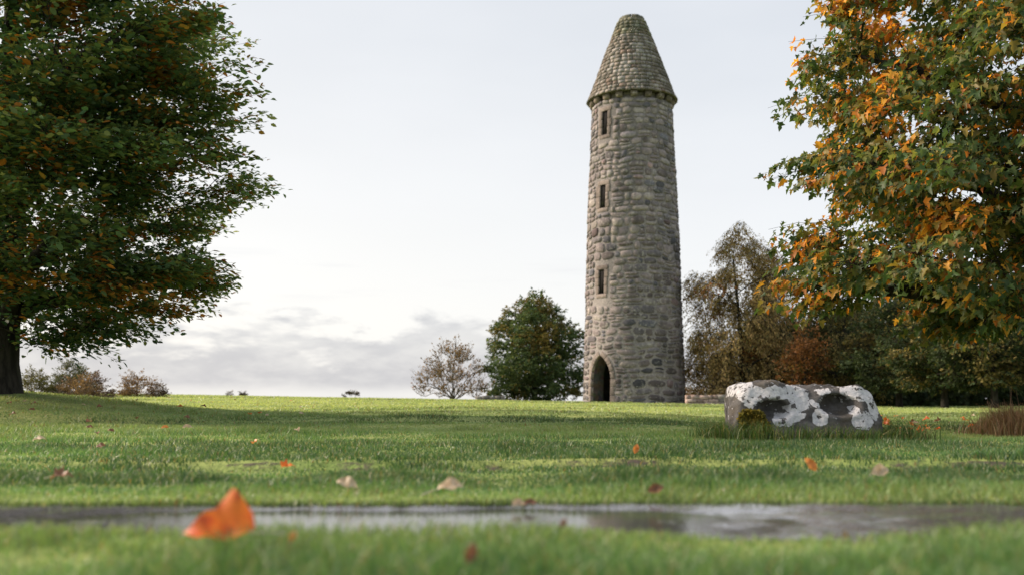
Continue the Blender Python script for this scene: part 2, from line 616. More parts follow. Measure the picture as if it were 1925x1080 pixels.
TH_O = R(-48.0)                 # door and slit windows stand above each other
DOOR_W, DOOR_SPRING, DOOR_TOP = 0.57, 1.05, 2.08
SLITS = [(4.85, 5.90), (8.62, 9.66), (11.93, 13.02)]
SLIT_W = 0.165


def arch_c(w_, rise):
    return (rise * rise - w_ * w_) / (2 * w_)


def door_half(zr, extra=0.0):
    """half width of the door at height zr over the sill"""
    w_ = DOOR_W
    if zr < DOOR_SPRING:
        return w_ + extra
    c = arch_c(w_, DOOR_TOP - DOOR_SPRING)
    rr = (w_ + c + extra) ** 2 - (zr - DOOR_SPRING) ** 2
    return max(0.0, math.sqrt(rr) - c) if rr > c * c else 0.0


def tower():
    root = thing('round_tower', 'tall round rubble stone tower with conical stone roof and arched doorway', 'tower', (TX, TY, Z0))
    org = (TX, TY, Z0)

    # --- core of mortar, hollow, with the openings cut through it
    def revolve(prof, seg=120):
        th = np.arange(seg) * 2 * math.pi / seg
        V = np.concatenate([cyl(th, z, r) for z, r in prof])
        n = len(prof)
        F = []
        for i in range(n):
            k = (i + 1) % n
            for j in range(seg):
                j2 = (j + 1) % seg
                F.append((i * seg + j, i * seg + j2, k * seg + j2, k * seg + j))
        return V, F
    zs = np.concatenate([np.linspace(Z0 - 0.3, Z_EAVE - 0.3, 29), [Z_EAVE]])
    prof = [(z, r_at(z) - 0.012) for z in zs[:-1]] + [(Z_EAVE - 0.24, r_at(Z_EAVE) - 0.012), (Z_EAVE - 0.235, r_at(Z_EAVE) - 0.15), (Z_EAVE, r_at(Z_EAVE) - 0.15)] + [(z, r_at(z) - 0.75) for z in zs[::-1]]
    V, F = revolve(prof)
    me = bpy.data.meshes.new('wall')
    me.from_pydata([tuple(v) for v in V], [], F)
    me.update()
    tmp = bpy.data.objects.new('tmp', me)
    COL.objects.link(tmp)
    bm = bmesh.new(); bm.from_mesh(me); bmesh.ops.recalc_face_normals(bm, faces=bm.faces); bm.to_mesh(me); bm.free()
    nrm = np.array((math.sin(TH_O), -math.cos(TH_O), 0))
    tan = np.array((math.cos(TH_O), math.sin(TH_O), 0))
    cutters = []

    def cutter(poly, taper=1.0):
        bm = bmesh.new()
        rings = []
        for dd, sc in ((0.9, taper), (2.7, 1.0)):
            rings.append([bm.verts.new(tuple(np.array((TX + LEAN * z, TY, z)) + nrm * dd + tan * s * sc)) for s, z in poly])
        n = len(poly)
        for i in range(n):
            bm.faces.new((rings[0][i], rings[0][(i + 1) % n], rings[1][(i + 1) % n], rings[1][i]))
        bm.faces.new(rings[0]); bm.faces.new(rings[1][::-1])
        bmesh.ops.recalc_face_normals(bm, faces=bm.faces)
        m2 = bpy.data.meshes.new('cut'); bm.to_mesh(m2); bm.free()
        o = bpy.data.objects.new('cut', m2); COL.objects.link(o); cutters.append(o)
    zz = np.concatenate([[-0.25, DOOR_SPRING], np.linspace(DOOR_SPRING + 0.1, DOOR_TOP - 0.06, 9)])
    poly = [(door_half(z), Z0 + z) for z in zz] + [(0, Z0 + DOOR_TOP)] + [(-door_half(z), Z0 + z) for z in zz[::-1]]
    cutter(poly)
    for a, b in SLITS:
        cutter([(SLIT_W, a), (SLIT_W, b), (-SLIT_W, b), (-SLIT_W, a)], 1.3)
    for cobj in cutters:
        md = tmp.modifiers.new('b', 'BOOLEAN'); md.operation = 'DIFFERENCE'; md.solver = 'EXACT'; md.object = cobj
    dg = bpy.context.evaluated_depsgraph_get()
    res = bpy.data.meshes.new_from_object(tmp.evaluated_get(dg))
    for o in cutters + [tmp]:
        bpy.data.objects.remove(o, do_unlink=True)
    res.transform(Matrix.Translation(-Vector(org)))
    co = np.zeros(len(res.vertices) * 3); res.vertices.foreach_get('co', co)
    co = co.reshape(-1, 3) + np.array(org)
    height_mix = sstep(0, 12, co[:, 2])[:, None]  # mortar a little darker towards the top
    colr = (1 - height_mix) * np.array((0.30, 0.285, 0.29)) + height_mix * np.array((0.24, 0.228, 0.235))
    a_ = res.attributes.new('col', 'FLOAT_COLOR', 'POINT')
    a_.data.foreach_set('color', np.concatenate([colr, np.ones((len(colr), 1))], 1).astype(np.float32).ravel())
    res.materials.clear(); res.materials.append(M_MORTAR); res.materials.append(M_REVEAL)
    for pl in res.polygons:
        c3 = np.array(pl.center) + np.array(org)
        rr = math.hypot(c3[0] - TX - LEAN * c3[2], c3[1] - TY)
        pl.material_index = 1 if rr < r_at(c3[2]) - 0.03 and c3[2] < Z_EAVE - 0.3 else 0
    res.name = 'wall'
    wall = link('wall', res, root)

    # --- stones: polygon outlines on the (s, z) surface, domed outwards
    def stone_geo(poly, th0, rimin, bulge, inset=0.8, rough=0.012, flat=False, rnd=random):
        poly = np.asarray(poly, float)
        if not flat:
            poly = poly.copy()
            wv = np.stack([np.cos(th0 + poly[:, 0] / 2.0) * 2.6, np.sin(th0 + poly[:, 0] / 2.0) * 2.6, poly[:, 1] * 0.9], -1)
            poly[:, 1] += (fbm(wv, 2, 88) - 0.5) * 0.30
        c = poly.mean(0)
        rings = []
        for sc, dr in ((1.0, rimin), (0.97, bulge * (0.75 if flat else 0.5)), (inset, bulge)):
            q = c + (poly - c) * sc
            jit = np.array([rnd.uniform(-rough, rough) for _ in q]) if dr > 0 else 0
            rings.append(cyl(th0 + q[:, 0] / r_at(q[:, 1]), q[:, 1], r_at(q[:, 1]) + dr + jit))
        ctr = cyl(th0 + c[0] / r_at(c[1]), c[1], r_at(c[1]) + bulge * 1.04)
        V = np.concatenate(rings + [ctr[None]])
        n = len(poly)
        F = []
        for k in (0, 1):
            for i in range(n):
                F.append((k * n + i, k * n + (i + 1) % n, (k + 1) * n + (i + 1) % n, (k + 1) * n + i))
        for i in range(n):
            F.append((2 * n + i, 2 * n + (i + 1) % n, 3 * n))
        return V, F

    rnd = random.Random(31)

    def stone_col(z, th):
        h = min(1, max(0, z / 13.5))
        pick = rnd.random()
        if pick < 0.50:
            c = (0.150, 0.130, 0.112)
        elif pick < 0.72:
            c = (0.128, 0.118, 0.108)
        elif pick < 0.82:
            c = (0.148, 0.136, 0.112)
        elif pick < 0.89:
            c = (0.155, 0.118, 0.104)
        else:
            c = (0.095, 0.095, 0.094)
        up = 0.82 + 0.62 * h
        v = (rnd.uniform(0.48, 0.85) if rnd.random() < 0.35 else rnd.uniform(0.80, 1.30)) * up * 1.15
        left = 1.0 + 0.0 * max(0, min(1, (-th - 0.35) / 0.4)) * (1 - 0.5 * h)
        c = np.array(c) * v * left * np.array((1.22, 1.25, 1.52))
        if rnd.random() < 0.10 + 0.25 * h * h:
            c = c * 0.55 + np.array((0.34, 0.32, 0.30)) * 0.55
        return c

    stones = []                # (score, V, F, col)
    z = Z0 - 0.12
    ci = 0
    while z < Z_EAVE - 0.32:
        h = rnd.uniform(0.18, 0.40) if z < 8 else rnd.uniform(0.20, 0.36)
        h = min(h, Z_EAVE - z)
        zc = z + h / 2
        rad = float(r_at(zc))
        circ = 2 * math.pi * rad
        gap = 0.045 + 0.035 * (1 - min(1, zc / 6.0))
        # blocked arcs (openings with their dressed frames), s measured from TH_O
        blocks = []
        hw = max(door_half(zq - Z0, 0.20) for zq in (z, zc, z + h))
        if hw > 0 and z < Z0 + DOOR_TOP + 0.22:
            blocks.append((-hw - 0.02, hw + 0.02))
        for a, b in SLITS:
            if z + h > a - 0.20 and z < b + 0.2:
                blocks.append((-SLIT_W - 0.30, SLIT_W + 0.30))
        s = -circ / 2 + rnd.uniform(0, 0.3)
        end = s + circ
        while s < end - 0.12:
            wdt = rnd.choice((rnd.uniform(0.22, 0.36), rnd.uniform(0.34, 0.58), rnd.uniform(0.45, 0.85))) * (1.12 if zc < 5 else 1.0)
            if end - s - wdt < 0.16:
                wdt = end - s
            a, b = s + gap / 2, s + wdt - gap / 2
            s += wdt
            for p, q in blocks:
                if a < q and b > p:
                    if a < p and p - a > 0.12:
                        b = min(b, p)
                    elif b > q and b - q > 0.12:
                        a = max(a, q)
                    else:
                        a = b = 0
            if b - a < 0.09:
                continue
            rows = [(z + gap * 0.35, z + h - gap * 0.35)]
            if h > 0.24 and rnd.random() < 0.28:
                m_ = z + h * rnd.uniform(0.4, 0.6)
                rows = [(rows[0][0], m_ - 0.018), (m_ + 0.018, rows[0][1])]
            for z1, z2 in rows:
                z1 += rnd.uniform(-0.02, 0.015); z2 += rnd.uniform(-0.03, 0.025)
                hw_, hh = (b - a) / 2, (z2 - z1) / 2
                ex = rnd.uniform(2.8, 7.0) if zc > 5 else rnd.uniform(2.2, 5.0)
                poly = []
                off = rnd.uniform(-0.3, 0.3)
                for k in range(10):
                    an = 2 * math.pi * (k + rnd.uniform(-0.22, 0.22)) / 10 + off * 0.3 + math.pi / 10
                    ca, sa = math.cos(an), math.sin(an)
                    rr = (abs(ca) ** ex + abs(sa) ** ex) ** (-1 / ex) * rnd.uniform(0.88, 1.06)
                    poly.append(((a + b) / 2 + ca * rr * hw_, (z1 + z2) / 2 + sa * rr * hh))
                bul = rnd.uniform(0.008, 0.030) if zc < 5 else rnd.uniform(0.014, 0.050)
                V, F = stone_geo(poly, TH_O, -0.05, bul, rnd.uniform(0.78, 0.90), 0.009, rnd=rnd)
                th = TH_O + (a + b) / 2 / rad
                th = (th + math.pi) % (2 * math.pi) - math.pi
                facing = math.cos(th + 0.12) * (b - a)
                score = facing * (z2 - z1) if facing > 0.03 else -1
                stones.append((score, V, F, stone_col(zc, th)))
        z += h
        ci += 1
    stones.sort(key=lambda q: -q[0])
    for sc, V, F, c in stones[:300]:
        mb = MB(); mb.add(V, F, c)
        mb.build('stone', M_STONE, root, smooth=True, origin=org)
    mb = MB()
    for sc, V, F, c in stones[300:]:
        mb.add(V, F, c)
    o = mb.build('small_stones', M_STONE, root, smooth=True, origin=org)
    o['kind'] = 'stuff'

    # --- dressed frames
    def dressed(name, poly, bulge=0.014, col=None, parent=root):
        V, F = stone_geo(poly, TH_O, -0.12, bulge, 0.9, 0.004, True, rnd)
        c = np.array((0.225, 0.195, 0.185)) * rnd.uniform(0.8, 1.15) if col is None else col
        mb = MB(); mb.add(V, F, c)
        return mb.build(name, M_DRESSED, parent, origin=org)

    def rect(s1, s2, z1, z2):
        e = 0.012
        return [(s1, z1), ((s1 + s2) / 2, z1), (s2, z1), (s2, (z1 + z2) / 2), (s2, z2), ((s1 + s2) / 2, z2), (s1, z2), (s1, (z1 + z2) / 2)]
    c_ = arch_c(DOOR_W, DOOR_TOP - DOOR_SPRING)
    for side in (-1, 1):
        zj = [-0.08, 0.34, 0.72, DOOR_SPRING]
        for i in range(3):
            wj = rnd.uniform(0.17, 0.30)
            s1, s2 = DOOR_W - 0.004, DOOR_W + wj
            p = rect(s1, s2, Z0 + zj[i] + 0.008, Z0 + zj[i + 1] - 0.008)
            dressed('jamb_stone', p if side > 0 else [(-s, zq) for s, zq in p][::-1])
        a_end = math.atan2(DOOR_TOP - DOOR_SPRING, c_)
        nv = 4
        for i in range(nv):
            a1, a2 = a_end * i / nv + 0.006, a_end * (i + 1) / nv - 0.006
            ri, ro = DOOR_W + c_ - 0.004, DOOR_W + c_ + 0.20
            inner = [(ri * math.cos(a) - c_, Z0 + DOOR_SPRING + ri * math.sin(a)) for a in np.linspace(a1, a2, 4)]
            outer = [(max(0.008, ro * math.cos(a) - c_), Z0 + DOOR_SPRING + ro * math.sin(a)) for a in np.linspace(a2, a1, 4)]
            p = inner + outer
            dressed('arch_stone', p[::-1] if side > 0 else [(-s, zq) for s, zq in p])
    for a, b in SLITS:
        dressed('lintel_stone', rect(-SLIT_W - 0.16, SLIT_W + 0.20, b, b + 0.19))
        dressed('sill_stone', rect(-SLIT_W - 0.14, SLIT_W + 0.15, a - 0.17, a))
        for side in (-1, 1):
            n = rnd.choice((2, 3))
            for i in range(n):
                z1, z2 = a + (b - a) * i / n + 0.006, a + (b - a) * (i + 1) / n - 0.006
                wj = rnd.uniform(0.15, 0.29)
                p = rect(SLIT_W - 0.003, SLIT_W + wj, z1, z2)
                dressed('jamb_stone', p if side > 0 else [(-s, zq) for s, zq in p][::-1])
        # near-black panel added, set back in the slit to stand in for its shade
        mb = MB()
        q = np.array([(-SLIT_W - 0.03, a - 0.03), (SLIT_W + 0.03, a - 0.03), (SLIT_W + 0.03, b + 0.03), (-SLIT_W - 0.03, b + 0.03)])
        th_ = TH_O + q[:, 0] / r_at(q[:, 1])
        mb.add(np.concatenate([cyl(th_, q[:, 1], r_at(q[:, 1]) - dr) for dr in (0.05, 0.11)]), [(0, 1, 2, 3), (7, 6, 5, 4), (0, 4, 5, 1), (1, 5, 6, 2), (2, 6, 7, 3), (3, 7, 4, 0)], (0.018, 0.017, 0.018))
        mb.build('slit_dark_panel', M_SLIT_DARK, root, origin=org)
    # floor slab seen through the doorway
    th = np.arange(40) * 2 * math.pi / 40
    mb = MB()
    top = cyl(th, Z0 + 0.03, 1.50)
    mb.add(np.concatenate([top, cyl(th, Z0 - 0.2, 1.50), cyl(0, Z0 + 0.03, 0)[None]]),
           [(i, (i + 1) % 40, 80) for i in range(40)] + [(i, 40 + i, 40 + (i + 1) % 40, (i + 1) % 40) for i in range(40)], (0.13, 0.12, 0.11))
    mb.build('floor_slab', M_STONE, root, origin=org)

    # --- corbels and eaves
    nc = 18
    for k in range(nc):
        th0 = R(-4) + 2 * math.pi * k / nc
        w_ = 0.15; zc = Z_EAVE - 0.01
        V = []
        for rr, zb in ((-0.20, -0.235), (0.10, -0.23), (0.15, -0.14), (0.14, 0.015), (-0.20, 0.015)):
            for sgn in (-1, 1):
                V.append(cyl(th0 + sgn * w_ / 1.9 * rnd.uniform(0.85, 1.05), zc + zb + rnd.uniform(-0.012, 0.012), float(r_at(zc)) + rr))
        F = [(2 * i, 2 * i + 1, 2 * ((i + 1) % 5) + 1, 2 * ((i + 1) % 5)) for i in range(5)]
        F += [(0, 2, 4), (0, 4, 6), (0, 6, 8), (1, 5, 3), (1, 7, 5), (1, 9, 7)]
        mb = MB(); mb.add(np.array(V), F, np.array((0.20, 0.175, 0.15)) * rnd.uniform(0.8, 1.2))
        mb.build('corbel', M_STONE, root, origin=org)

    # --- conical roof
    Z1, R1, Z2, R2 = Z_EAVE + 0.02, 1.995, 17.62, 0.60
    def rc(z):
        t = (z - Z1) / (Z2 - Z1)
        return R1 + (R2 - R1) * t + 0.015 * math.sin(math.pi * t) + 0.03 * max(0, 1 - t * 12)
    zs = np.linspace(Z1 + 0.05, Z2, 14)
    prof = [(Z1 - 0.005, 1.60), (Z1 - 0.005, R1 - 0.06)] + [(z, rc(z) - 0.055) for z in zs] + [(Z2, 0.02)]
    th = np.arange(72) * 2 * math.pi / 72
    V = np.concatenate([cyl(th, z, r) for z, r in prof])
    F = [(i * 72 + j, i * 72 + (j + 1) % 72, (i + 1) * 72 + (j + 1) % 72, (i + 1) * 72 + j) for i in range(len(prof) - 1) for j in range(72)]
    mb = MB(); mb.add(V, F, (0.085, 0.08, 0.07))
    roof = mb.build('roof', M_MORTAR, root, origin=org)
    tiles = []
    zt = Z1 - 0.01
    i = 0
    while zt < Z2 - 0.06:
        h = rnd.uniform(0.16, 0.23) * (1.0 if zt < 16.5 else 0.85)
        r0 = rc(zt)
        s, circ = rnd.uniform(0, 0.3), 2 * math.pi * r0
        end = s + circ
        while s < end - 0.05:
            wd = rnd.uniform(0.20, 0.42) * (1 if r0 > 1.1 else 0.8)
            if end - s - wd < 0.14:
                wd = end - s
            a1, a2 = (s + 0.008) / r0, (s + wd - 0.008) / r0
            am = (a1 + a2) / 2
            s += wd
            pr = rnd.uniform(0.02, 0.05)
            dz = rnd.uniform(-0.012, 0.012)
            ztop = zt + h * 1.12
            V = []
            for zq, ro in ((zt + dz, pr), (zt + h * 0.7 + dz, pr * 0.75 + 0.012), (ztop, -0.015)):
                for a in (a1, am, a2):
                    e = 0.012 if a == am else 0
                    V.append(cyl(a, zq + rnd.uniform(-0.008, 0.008), rc(min(zq, Z2)) + ro + e))
            for a in (a1, am, a2):
                V.append(cyl(a, zt + dz + 0.01, rc(zt) - 0.06))
            F = [(0, 1, 4, 3), (1, 2, 5, 4), (3, 4, 7, 6), (4, 5, 8, 7), (9, 10, 1, 0), (10, 11, 2, 1), (9, 0, 3), (11, 5, 2), (9, 3, 6), (11, 8, 5)]
            g = rnd.random()
            t_ = (zt - Z1) / (Z2 - Z1)
            c = np.array((0.215, 0.195, 0.178)) if g < 0.55 else np.array((0.175, 0.165, 0.150)) if g < 0.88 else np.array((0.20, 0.158, 0.138))
            c = c * rnd.uniform(0.8, 1.25)
            aw = (am + math.pi) % (2 * math.pi) - math.pi
            if rnd.random() < 0.65 * math.exp(-((aw + 0.12) / 0.45) ** 2) * math.exp(-((t_ - 0.38) / 0.30) ** 2) + 0.10:
                c = c * 0.5 + np.array((0.36, 0.36, 0.37)) * 0.62
            if t_ > 0.75:
                c = c * np.array((0.8, 0.88, 0.72))
            facing = math.cos(aw + 0.12) * wd
            tiles.append((facing * h if facing > 0.02 else -1, np.array(V), F, c))
        zt += h
    tiles.sort(key=lambda q: -q[0])
    for sc, V, F, c in tiles[:300]:
        mb = MB(); mb.add(V, F, c)
        mb.build('roof_slab', M_TILE, roof, origin=(0, 0, 0)).location = -Vector(org)
    mb = MB()
    for sc, V, F, c in tiles[300:]:
        mb.add(V, F, c)
    o = mb.build('small_roof_slabs', M_TILE, roof, origin=org)
    o['kind'] = 'stuff'
    # rough cap stones
    for k in range(7):
        a1 = 2 * math.pi * k / 7 + rnd.uniform(-0.08, 0.08)
        V, F = [], []
        hh = rnd.uniform(0.12, 0.24)
        for zq, ri, ro in ((Z2 - 0.06, 0.05, 0.615), (Z2 + hh * 0.6, 0.05, 0.56), (Z2 + hh, 0.06, 0.40)):
            for a, rr in ((a1, ri), (a1, ro), (a1 + 0.44, ro * 1.04), (a1 + 0.86, ro), (a1 + 0.86, ri)):
                V.append(cyl(a, zq + rnd.uniform(-0.02, 0.02), rr))
        for lv in (0, 1):
            F += [(lv * 5 + i, lv * 5 + (i + 1) % 5, lv * 5 + 5 + (i + 1) % 5, lv * 5 + 5 + i) for i in range(5)]
        F += [(10, 11, 12), (10, 12, 13), (10, 13, 14)]
        mb = MB(); mb.add(np.array(V), F, np.array((0.12, 0.125, 0.085)) * rnd.uniform(0.8, 1.2))
        mb.build('cap_stone', M_TILE, roof, origin=org)


tower()

# ------------------------------------------------------------------ leaf shapes (x across, y along, z up)
def leaf_oval():
    v = np.array([(0, 0, 0), (0, 1, -0.06), (.27, .30, .07), (.25, .66, .03), (-.27, .30, .07), (-.25, .66, .03)], float)
    return v, [(0, 2, 3, 1), (0, 1, 5, 4)]


def leaf_diamond():
    v = np.array([(0, 0, 0), (.36, .5, .06), (0, 1, -.04), (-.36, .5, .06)], float)
    return v, [(0, 1, 2, 3)]


MAPLE_HALF = [(0, .06), (.17, -.02), (.40, .0), (.31, .16), (.56, .42), (.37, .43), (.20, .47), (.28, .66), (.13, .72), (0, 1.0)]


def leaf_maple():
    half = [MAPLE_HALF[i] for i in (0, 2, 3, 4, 6, 7, 9)]
    pts = half + [(-x, y) for x, y in half[-2:0:-1]]
    v = [(x, y, 0.42 * abs(x) - 0.30 * y * y + 0.05 * math.sin(9 * x + 4 * y)) for x, y in pts] + [(0, .36, -0.02)]
    n = len(pts)
    return np.array(v, float), [(i, (i + 1) % n, n) for i in range(n)]


OVAL, DIAMOND, MAPLE = leaf_oval(), leaf_diamond(), leaf_maple()


def bez(p0, p1, p2, n):
    t = np.linspace(0, 1, n)[:, None]
    return (1 - t) ** 2 * p0 + 2 * t * (1 - t) * p1 + t * t * p2


def make_tree(name, label, cat, base, prof, *, trunk_h, trunk_r, n_limb=7, n_clump=60, clump_r=0.8, clump_flat=0.6,
              n_spray=1500, lps=26, spray_len=0.55, spray_w=0.22, leaf=OVAL, size=0.09, colfn=None, mat=None, bark=None,
              droop=0.0, tilt_jit=0.45, fill=0.55, rough_out=0.16, n_obj=0, seed=1, group=None, crown_name='foliage', lean=(0, 0),
              limb_from=(0.35, 1.0), hang=0.0, phi_bias=None, twig_r=0.006, bare=0.0, limb_r=0.42, stems=1, keep=None):
    """A tree or shrub: trunk, limbs (each a part with its own branches and twigs) and leaves on sprays.
    prof: crown radius against height above the base."""
    rg = np.random.default_rng(seed)
    base = np.asarray(base, float)
    root = thing(name, label, cat, tuple(base), group)
    prof = np.asarray(prof, float)
    zlo, zhi = prof[0, 0], prof[-1, 0]
    # clump centres through the crown
    C = []
    while len(C) < n_clump:
        z = rg.uniform(zlo, zhi)
        r = np.interp(z, prof[:, 0], prof[:, 1])
        if rg.random() > (r / prof[:, 1].max()) ** 1.2:
            continue
        ph = rg.uniform(0, 2 * math.pi) if phi_bias is None else phi_bias(rg)
        f = 1 - (1 - fill * 0.35) * rg.random() ** 1.7 * 0.95
        rr = max(0.0, r * f * (1 - rough_out + 2 * rough_out * rg.random()) - clump_r * 0.45)
        p = np.array((math.cos(ph) * rr, math.sin(ph) * rr, z))
        if C and np.min(np.linalg.norm(np.array(C) - p, axis=1)) < clump_r * 0.45 and rg.random() < 0.85:
            continue
        if keep is not None and not keep(base + p):
            continue
        C.append(p)
    C = np.array(C)
    # trunk
    leanv = np.array((lean[0], lean[1], 0.0))
    mbt = MB()
    nt = 12
    tz = np.linspace(-0.15, trunk_h, nt)
    trunk_pts = np.stack([0.03 * trunk_h * 0.3 * np.sin(tz * 0.9 + seed), 0.02 * trunk_h * 0.3 * np.sin(tz * 1.3 + 2 * seed), tz], 1)
    trunk_pts += leanv * (np.clip(tz, 0, None) / trunk_h)[:, None]
    tr = trunk_r * (1 - 0.72 * np.clip(tz, 0, None) / trunk_h) * (1 + 0.55 * np.exp(-np.clip(tz + 0.05, 0, None) / (1.1 * trunk_r)))
    if stems == 1:
        mbt.tube(base + trunk_pts, tr, 12)
        mbt.build('trunk', bark, root, smooth=True, origin=base)
    # primary limbs: pick well spread clump centres
    idx = [int(np.argmax(np.linalg.norm(C[:, :2], axis=1)))]
    dmin = np.full(len(C), 1e9)
    while len(idx) < min(n_limb, len(C)):
        dmin = np.minimum(dmin, np.linalg.norm(C - C[idx[-1]], axis=1))
        idx.append(int(np.argmax(dmin)))
    limbs, limb_mb, limb_rad = [], [], []
    for k in idx:
        e = C[k]
        if stems > 1:
            a = rg.uniform(0, 2 * math.pi)
            s = np.array((math.cos(a), math.sin(a), 0)) * trunk_r * rg.uniform(0.3, 2.0) + np.array((0, 0, -0.05))
            r0 = trunk_r * limb_r
        else:
            hs = np.clip(e[2] - 0.45 * np.linalg.norm(e[:2]) * (1 - droop), limb_from[0] * trunk_h, limb_from[1] * trunk_h)
            s = np.array([np.interp(hs, tz, trunk_pts[:, j]) for j in range(3)])
            r0 = np.interp(hs, tz, tr) * limb_r * 1.15
        mid = s + (e - s) * 0.5 + np.array((0, 0, 0.16 * np.linalg.norm(e - s) + droop * 0.25)) + rg.normal(0, 0.07, 3) * np.linalg.norm(e - s)
        pts = bez(s, mid, e, 12)
        pts[1:-1] += rg.normal(0, 0.012, (10, 3)) * np.linalg.norm(e - s)
        rad = np.linspace(r0, r0 * 0.22 + twig_r, 12)
        mb = MB(); mb.tube(base + pts, rad, 7)
        limbs.append(pts); limb_mb.append(mb); limb_rad.append(rad)
    LP = np.concatenate(limbs); LI = np.repeat(np.arange(len(limbs)), 12); LT = np.tile(np.arange(12), len(limbs))
    LR = np.concatenate(limb_rad)
    # branches to every clump centre
    nodes, node_limb, node_r = [LP[LT > 4]], [LI[LT > 4]], [LR[LT > 4]]
    order = np.argsort(np.linalg.norm(C, axis=1))
    for k in order:
        if k in idx:
            continue
        e = C[k]
        allp = np.concatenate(nodes); al = np.concatenate(node_limb); ar = np.concatenate(node_r)
        d = np.linalg.norm(allp - e, axis=1) + 0.35 * np.clip(allp[:, 2] - e[2] + (0.2 if droop < 0.3 else -1.2), 0, None) + 0.25 * np.clip(np.linalg.norm(allp[:, :2], axis=1) - np.linalg.norm(e[:2]), 0, None)
        j = int(np.argmin(d))
        s = allp[j]
        L = np.linalg.norm(e - s)
        mid = s + (e - s) * 0.5 + np.array((0, 0, 0.14 * L)) + rg.normal(0, 0.08, 3) * L
        pts = bez(s, mid, e, 7)
        r0 = min(ar[j] * 0.75, 0.012 + 0.022 * L)
        rad = np.linspace(r0, twig_r * 1.4, 7)
        limb_mb[al[j]].tube(base + pts, rad, 5)
        nodes.append(pts[2:]); node_limb.append(np.full(5, al[j])); node_r.append(rad[2:])
    allp = np.concatenate(nodes); al = np.concatenate(node_limb)
    # sprays
    ci = rg.integers(0, len(C), n_spray)
    g = rg.normal(0, 1, (n_spray, 3))
    g = norm(g) * (rg.random((n_spray, 1)) ** (1 / 2.2))
    csz = clump_r * rg.uniform(0.7, 1.25, len(C))
    S = C[ci] + g * csz[ci][:, None] * np.array((1, 1, clump_flat))
    zf = np.clip(S[:, 2], zlo + 0.02, zhi)
    S[:, 2] = np.maximum(S[:, 2], zlo * 0.97)
    rl = np.interp(zf, prof[:, 0], prof[:, 1])
    rad = np.linalg.norm(S[:, :2], axis=1)
    sc = np.minimum(1, (rl * 1.10) / np.maximum(rad, 1e-6))
    S[:, :2] *= sc[:, None]
    if keep is not None:
        S = S[np.array([keep(base + s) for s in S], bool)]
        n_spray = len(S)
    out = S - C[ci[:n_spray]] * np.array((0.35, 0.35, 0.85)) if keep is None else S * np.array((1, 1, 0.2))
    out = norm(out * np.array((1, 1, 0.55)) + rg.normal(0, 0.35, (n_spray, 3)) * clump_r * np.array((1, 1, 0.5)))
    D = norm(out + np.array((0, 0, 0.10 - hang)))
    Ls = spray_len * rg.uniform(0.6, 1.3, n_spray)
    # twig to each spray
    for k in range(n_spray):
        if twig_r <= 0:
            break
        dd = np.linalg.norm(allp - S[k], axis=1)
        j = int(np.argmin(dd))
        s = allp[j]
        e = S[k] + D[k] * Ls[k]
        mid = S[k] + np.array((0, 0, 0.05 + 0.15 * hang))
        limb_mb[al[j]].tube(base + bez(s, mid, e, 4), np.linspace(twig_r, twig_r * 0.35, 4), 3, cap=False)
    for mb in limb_mb:
        mb.build('limb', bark, root, smooth=True, origin=base)
    # leaves
    N = n_spray * lps
    sp = np.repeat(np.arange(n_spray), lps)
    t = rg.random(N) ** 0.8
    up = np.array((0, 0, 1.0))
    lat = norm(np.cross(D, up) + 1e-4)
    nrm_s = norm(np.cross(lat, D) + rg.normal(0, 0.22, (n_spray, 3)))
    side = rg.choice((-1, 1), N)
    wv = rg.random(N) * spray_w * (1 - 0.6 * t)
    P = S[sp] + D[sp] * (t * Ls[sp])[:, None] + lat[sp] * (side * wv)[:, None]
    P[:, 2] -= droop * 0.25 * (t ** 2) * Ls[sp]
    P += rg.normal(0, 0.03 * spray_len / 0.5, (N, 3))
    P = P[:, :]
    Yv = norm(D[sp] * 0.8 + lat[sp] * (side * 0.8)[:, None] + rg.normal(0, tilt_jit, (N, 3)) + np.array((0, 0, -0.25 - hang)))
    Zv = nrm_s[sp] + rg.normal(0, tilt_jit, (N, 3))
    Xv = norm(np.cross(Yv, Zv))
    Zv = np.cross(Xv, Yv)
    sz = size * rg.uniform(0.55, 1.3, N)
    Xv = Xv * rg.uniform(0.6, 1.05, (N, 1))
    keepm = rg.random(N) >= bare
    P, Xv, Yv, Zv, sz, sp2 = P[keepm], Xv[keepm], Yv[keepm], Zv[keepm], sz[keepm], sp[keepm]
    cols = colfn(P + base, rg.random(n_spray)[sp2], rg, P)
    cut = np.zeros(len(P), bool)
    if n_obj:
        px = to_px(P + base + Yv * sz[:, None] * 0.5)
        inside = (px[:, 0] > 3) & (px[:, 0] < 1922) & (px[:, 1] > 3) & (px[:, 1] < 1077)
        face = np.abs(np.einsum('ij,ij->i', norm(P + base - np.array((0, 0, CAM_Z))), Zv))
        # leaves that no nearer leaf hides: keep the nearest in every small cell of view
        ordr = np.argsort(px[:, 2])
        seen, pick = set(), []
        score = np.where(inside, sz / px[:, 2] * (0.35 + face), -1)
        for q in ordr:
            if not inside[q]:
                continue
            key = (int(px[q, 0] // 14), int(px[q, 1] // 14))
            if key in seen:
                continue
            seen.add(key)
            pick.append(q)
        pick = np.array(pick)
        pick = pick[np.argsort(-score[pick])][:n_obj]
        cut[pick] = True
        cc = cols[pick]
        nvar = 14
        cen = cc[rg.choice(len(cc), nvar, replace=False)]
        lab = np.argmin(((cc[:, None] - cen[None]) ** 2).sum(-1), 1)
        metas = []
        for v_ in range(nvar):
            m_ = MB(); m_.add(leaf[0], leaf[1], cen[v_])
            me = m_.mesh('leaf'); me.materials.append(mat); metas.append(me)
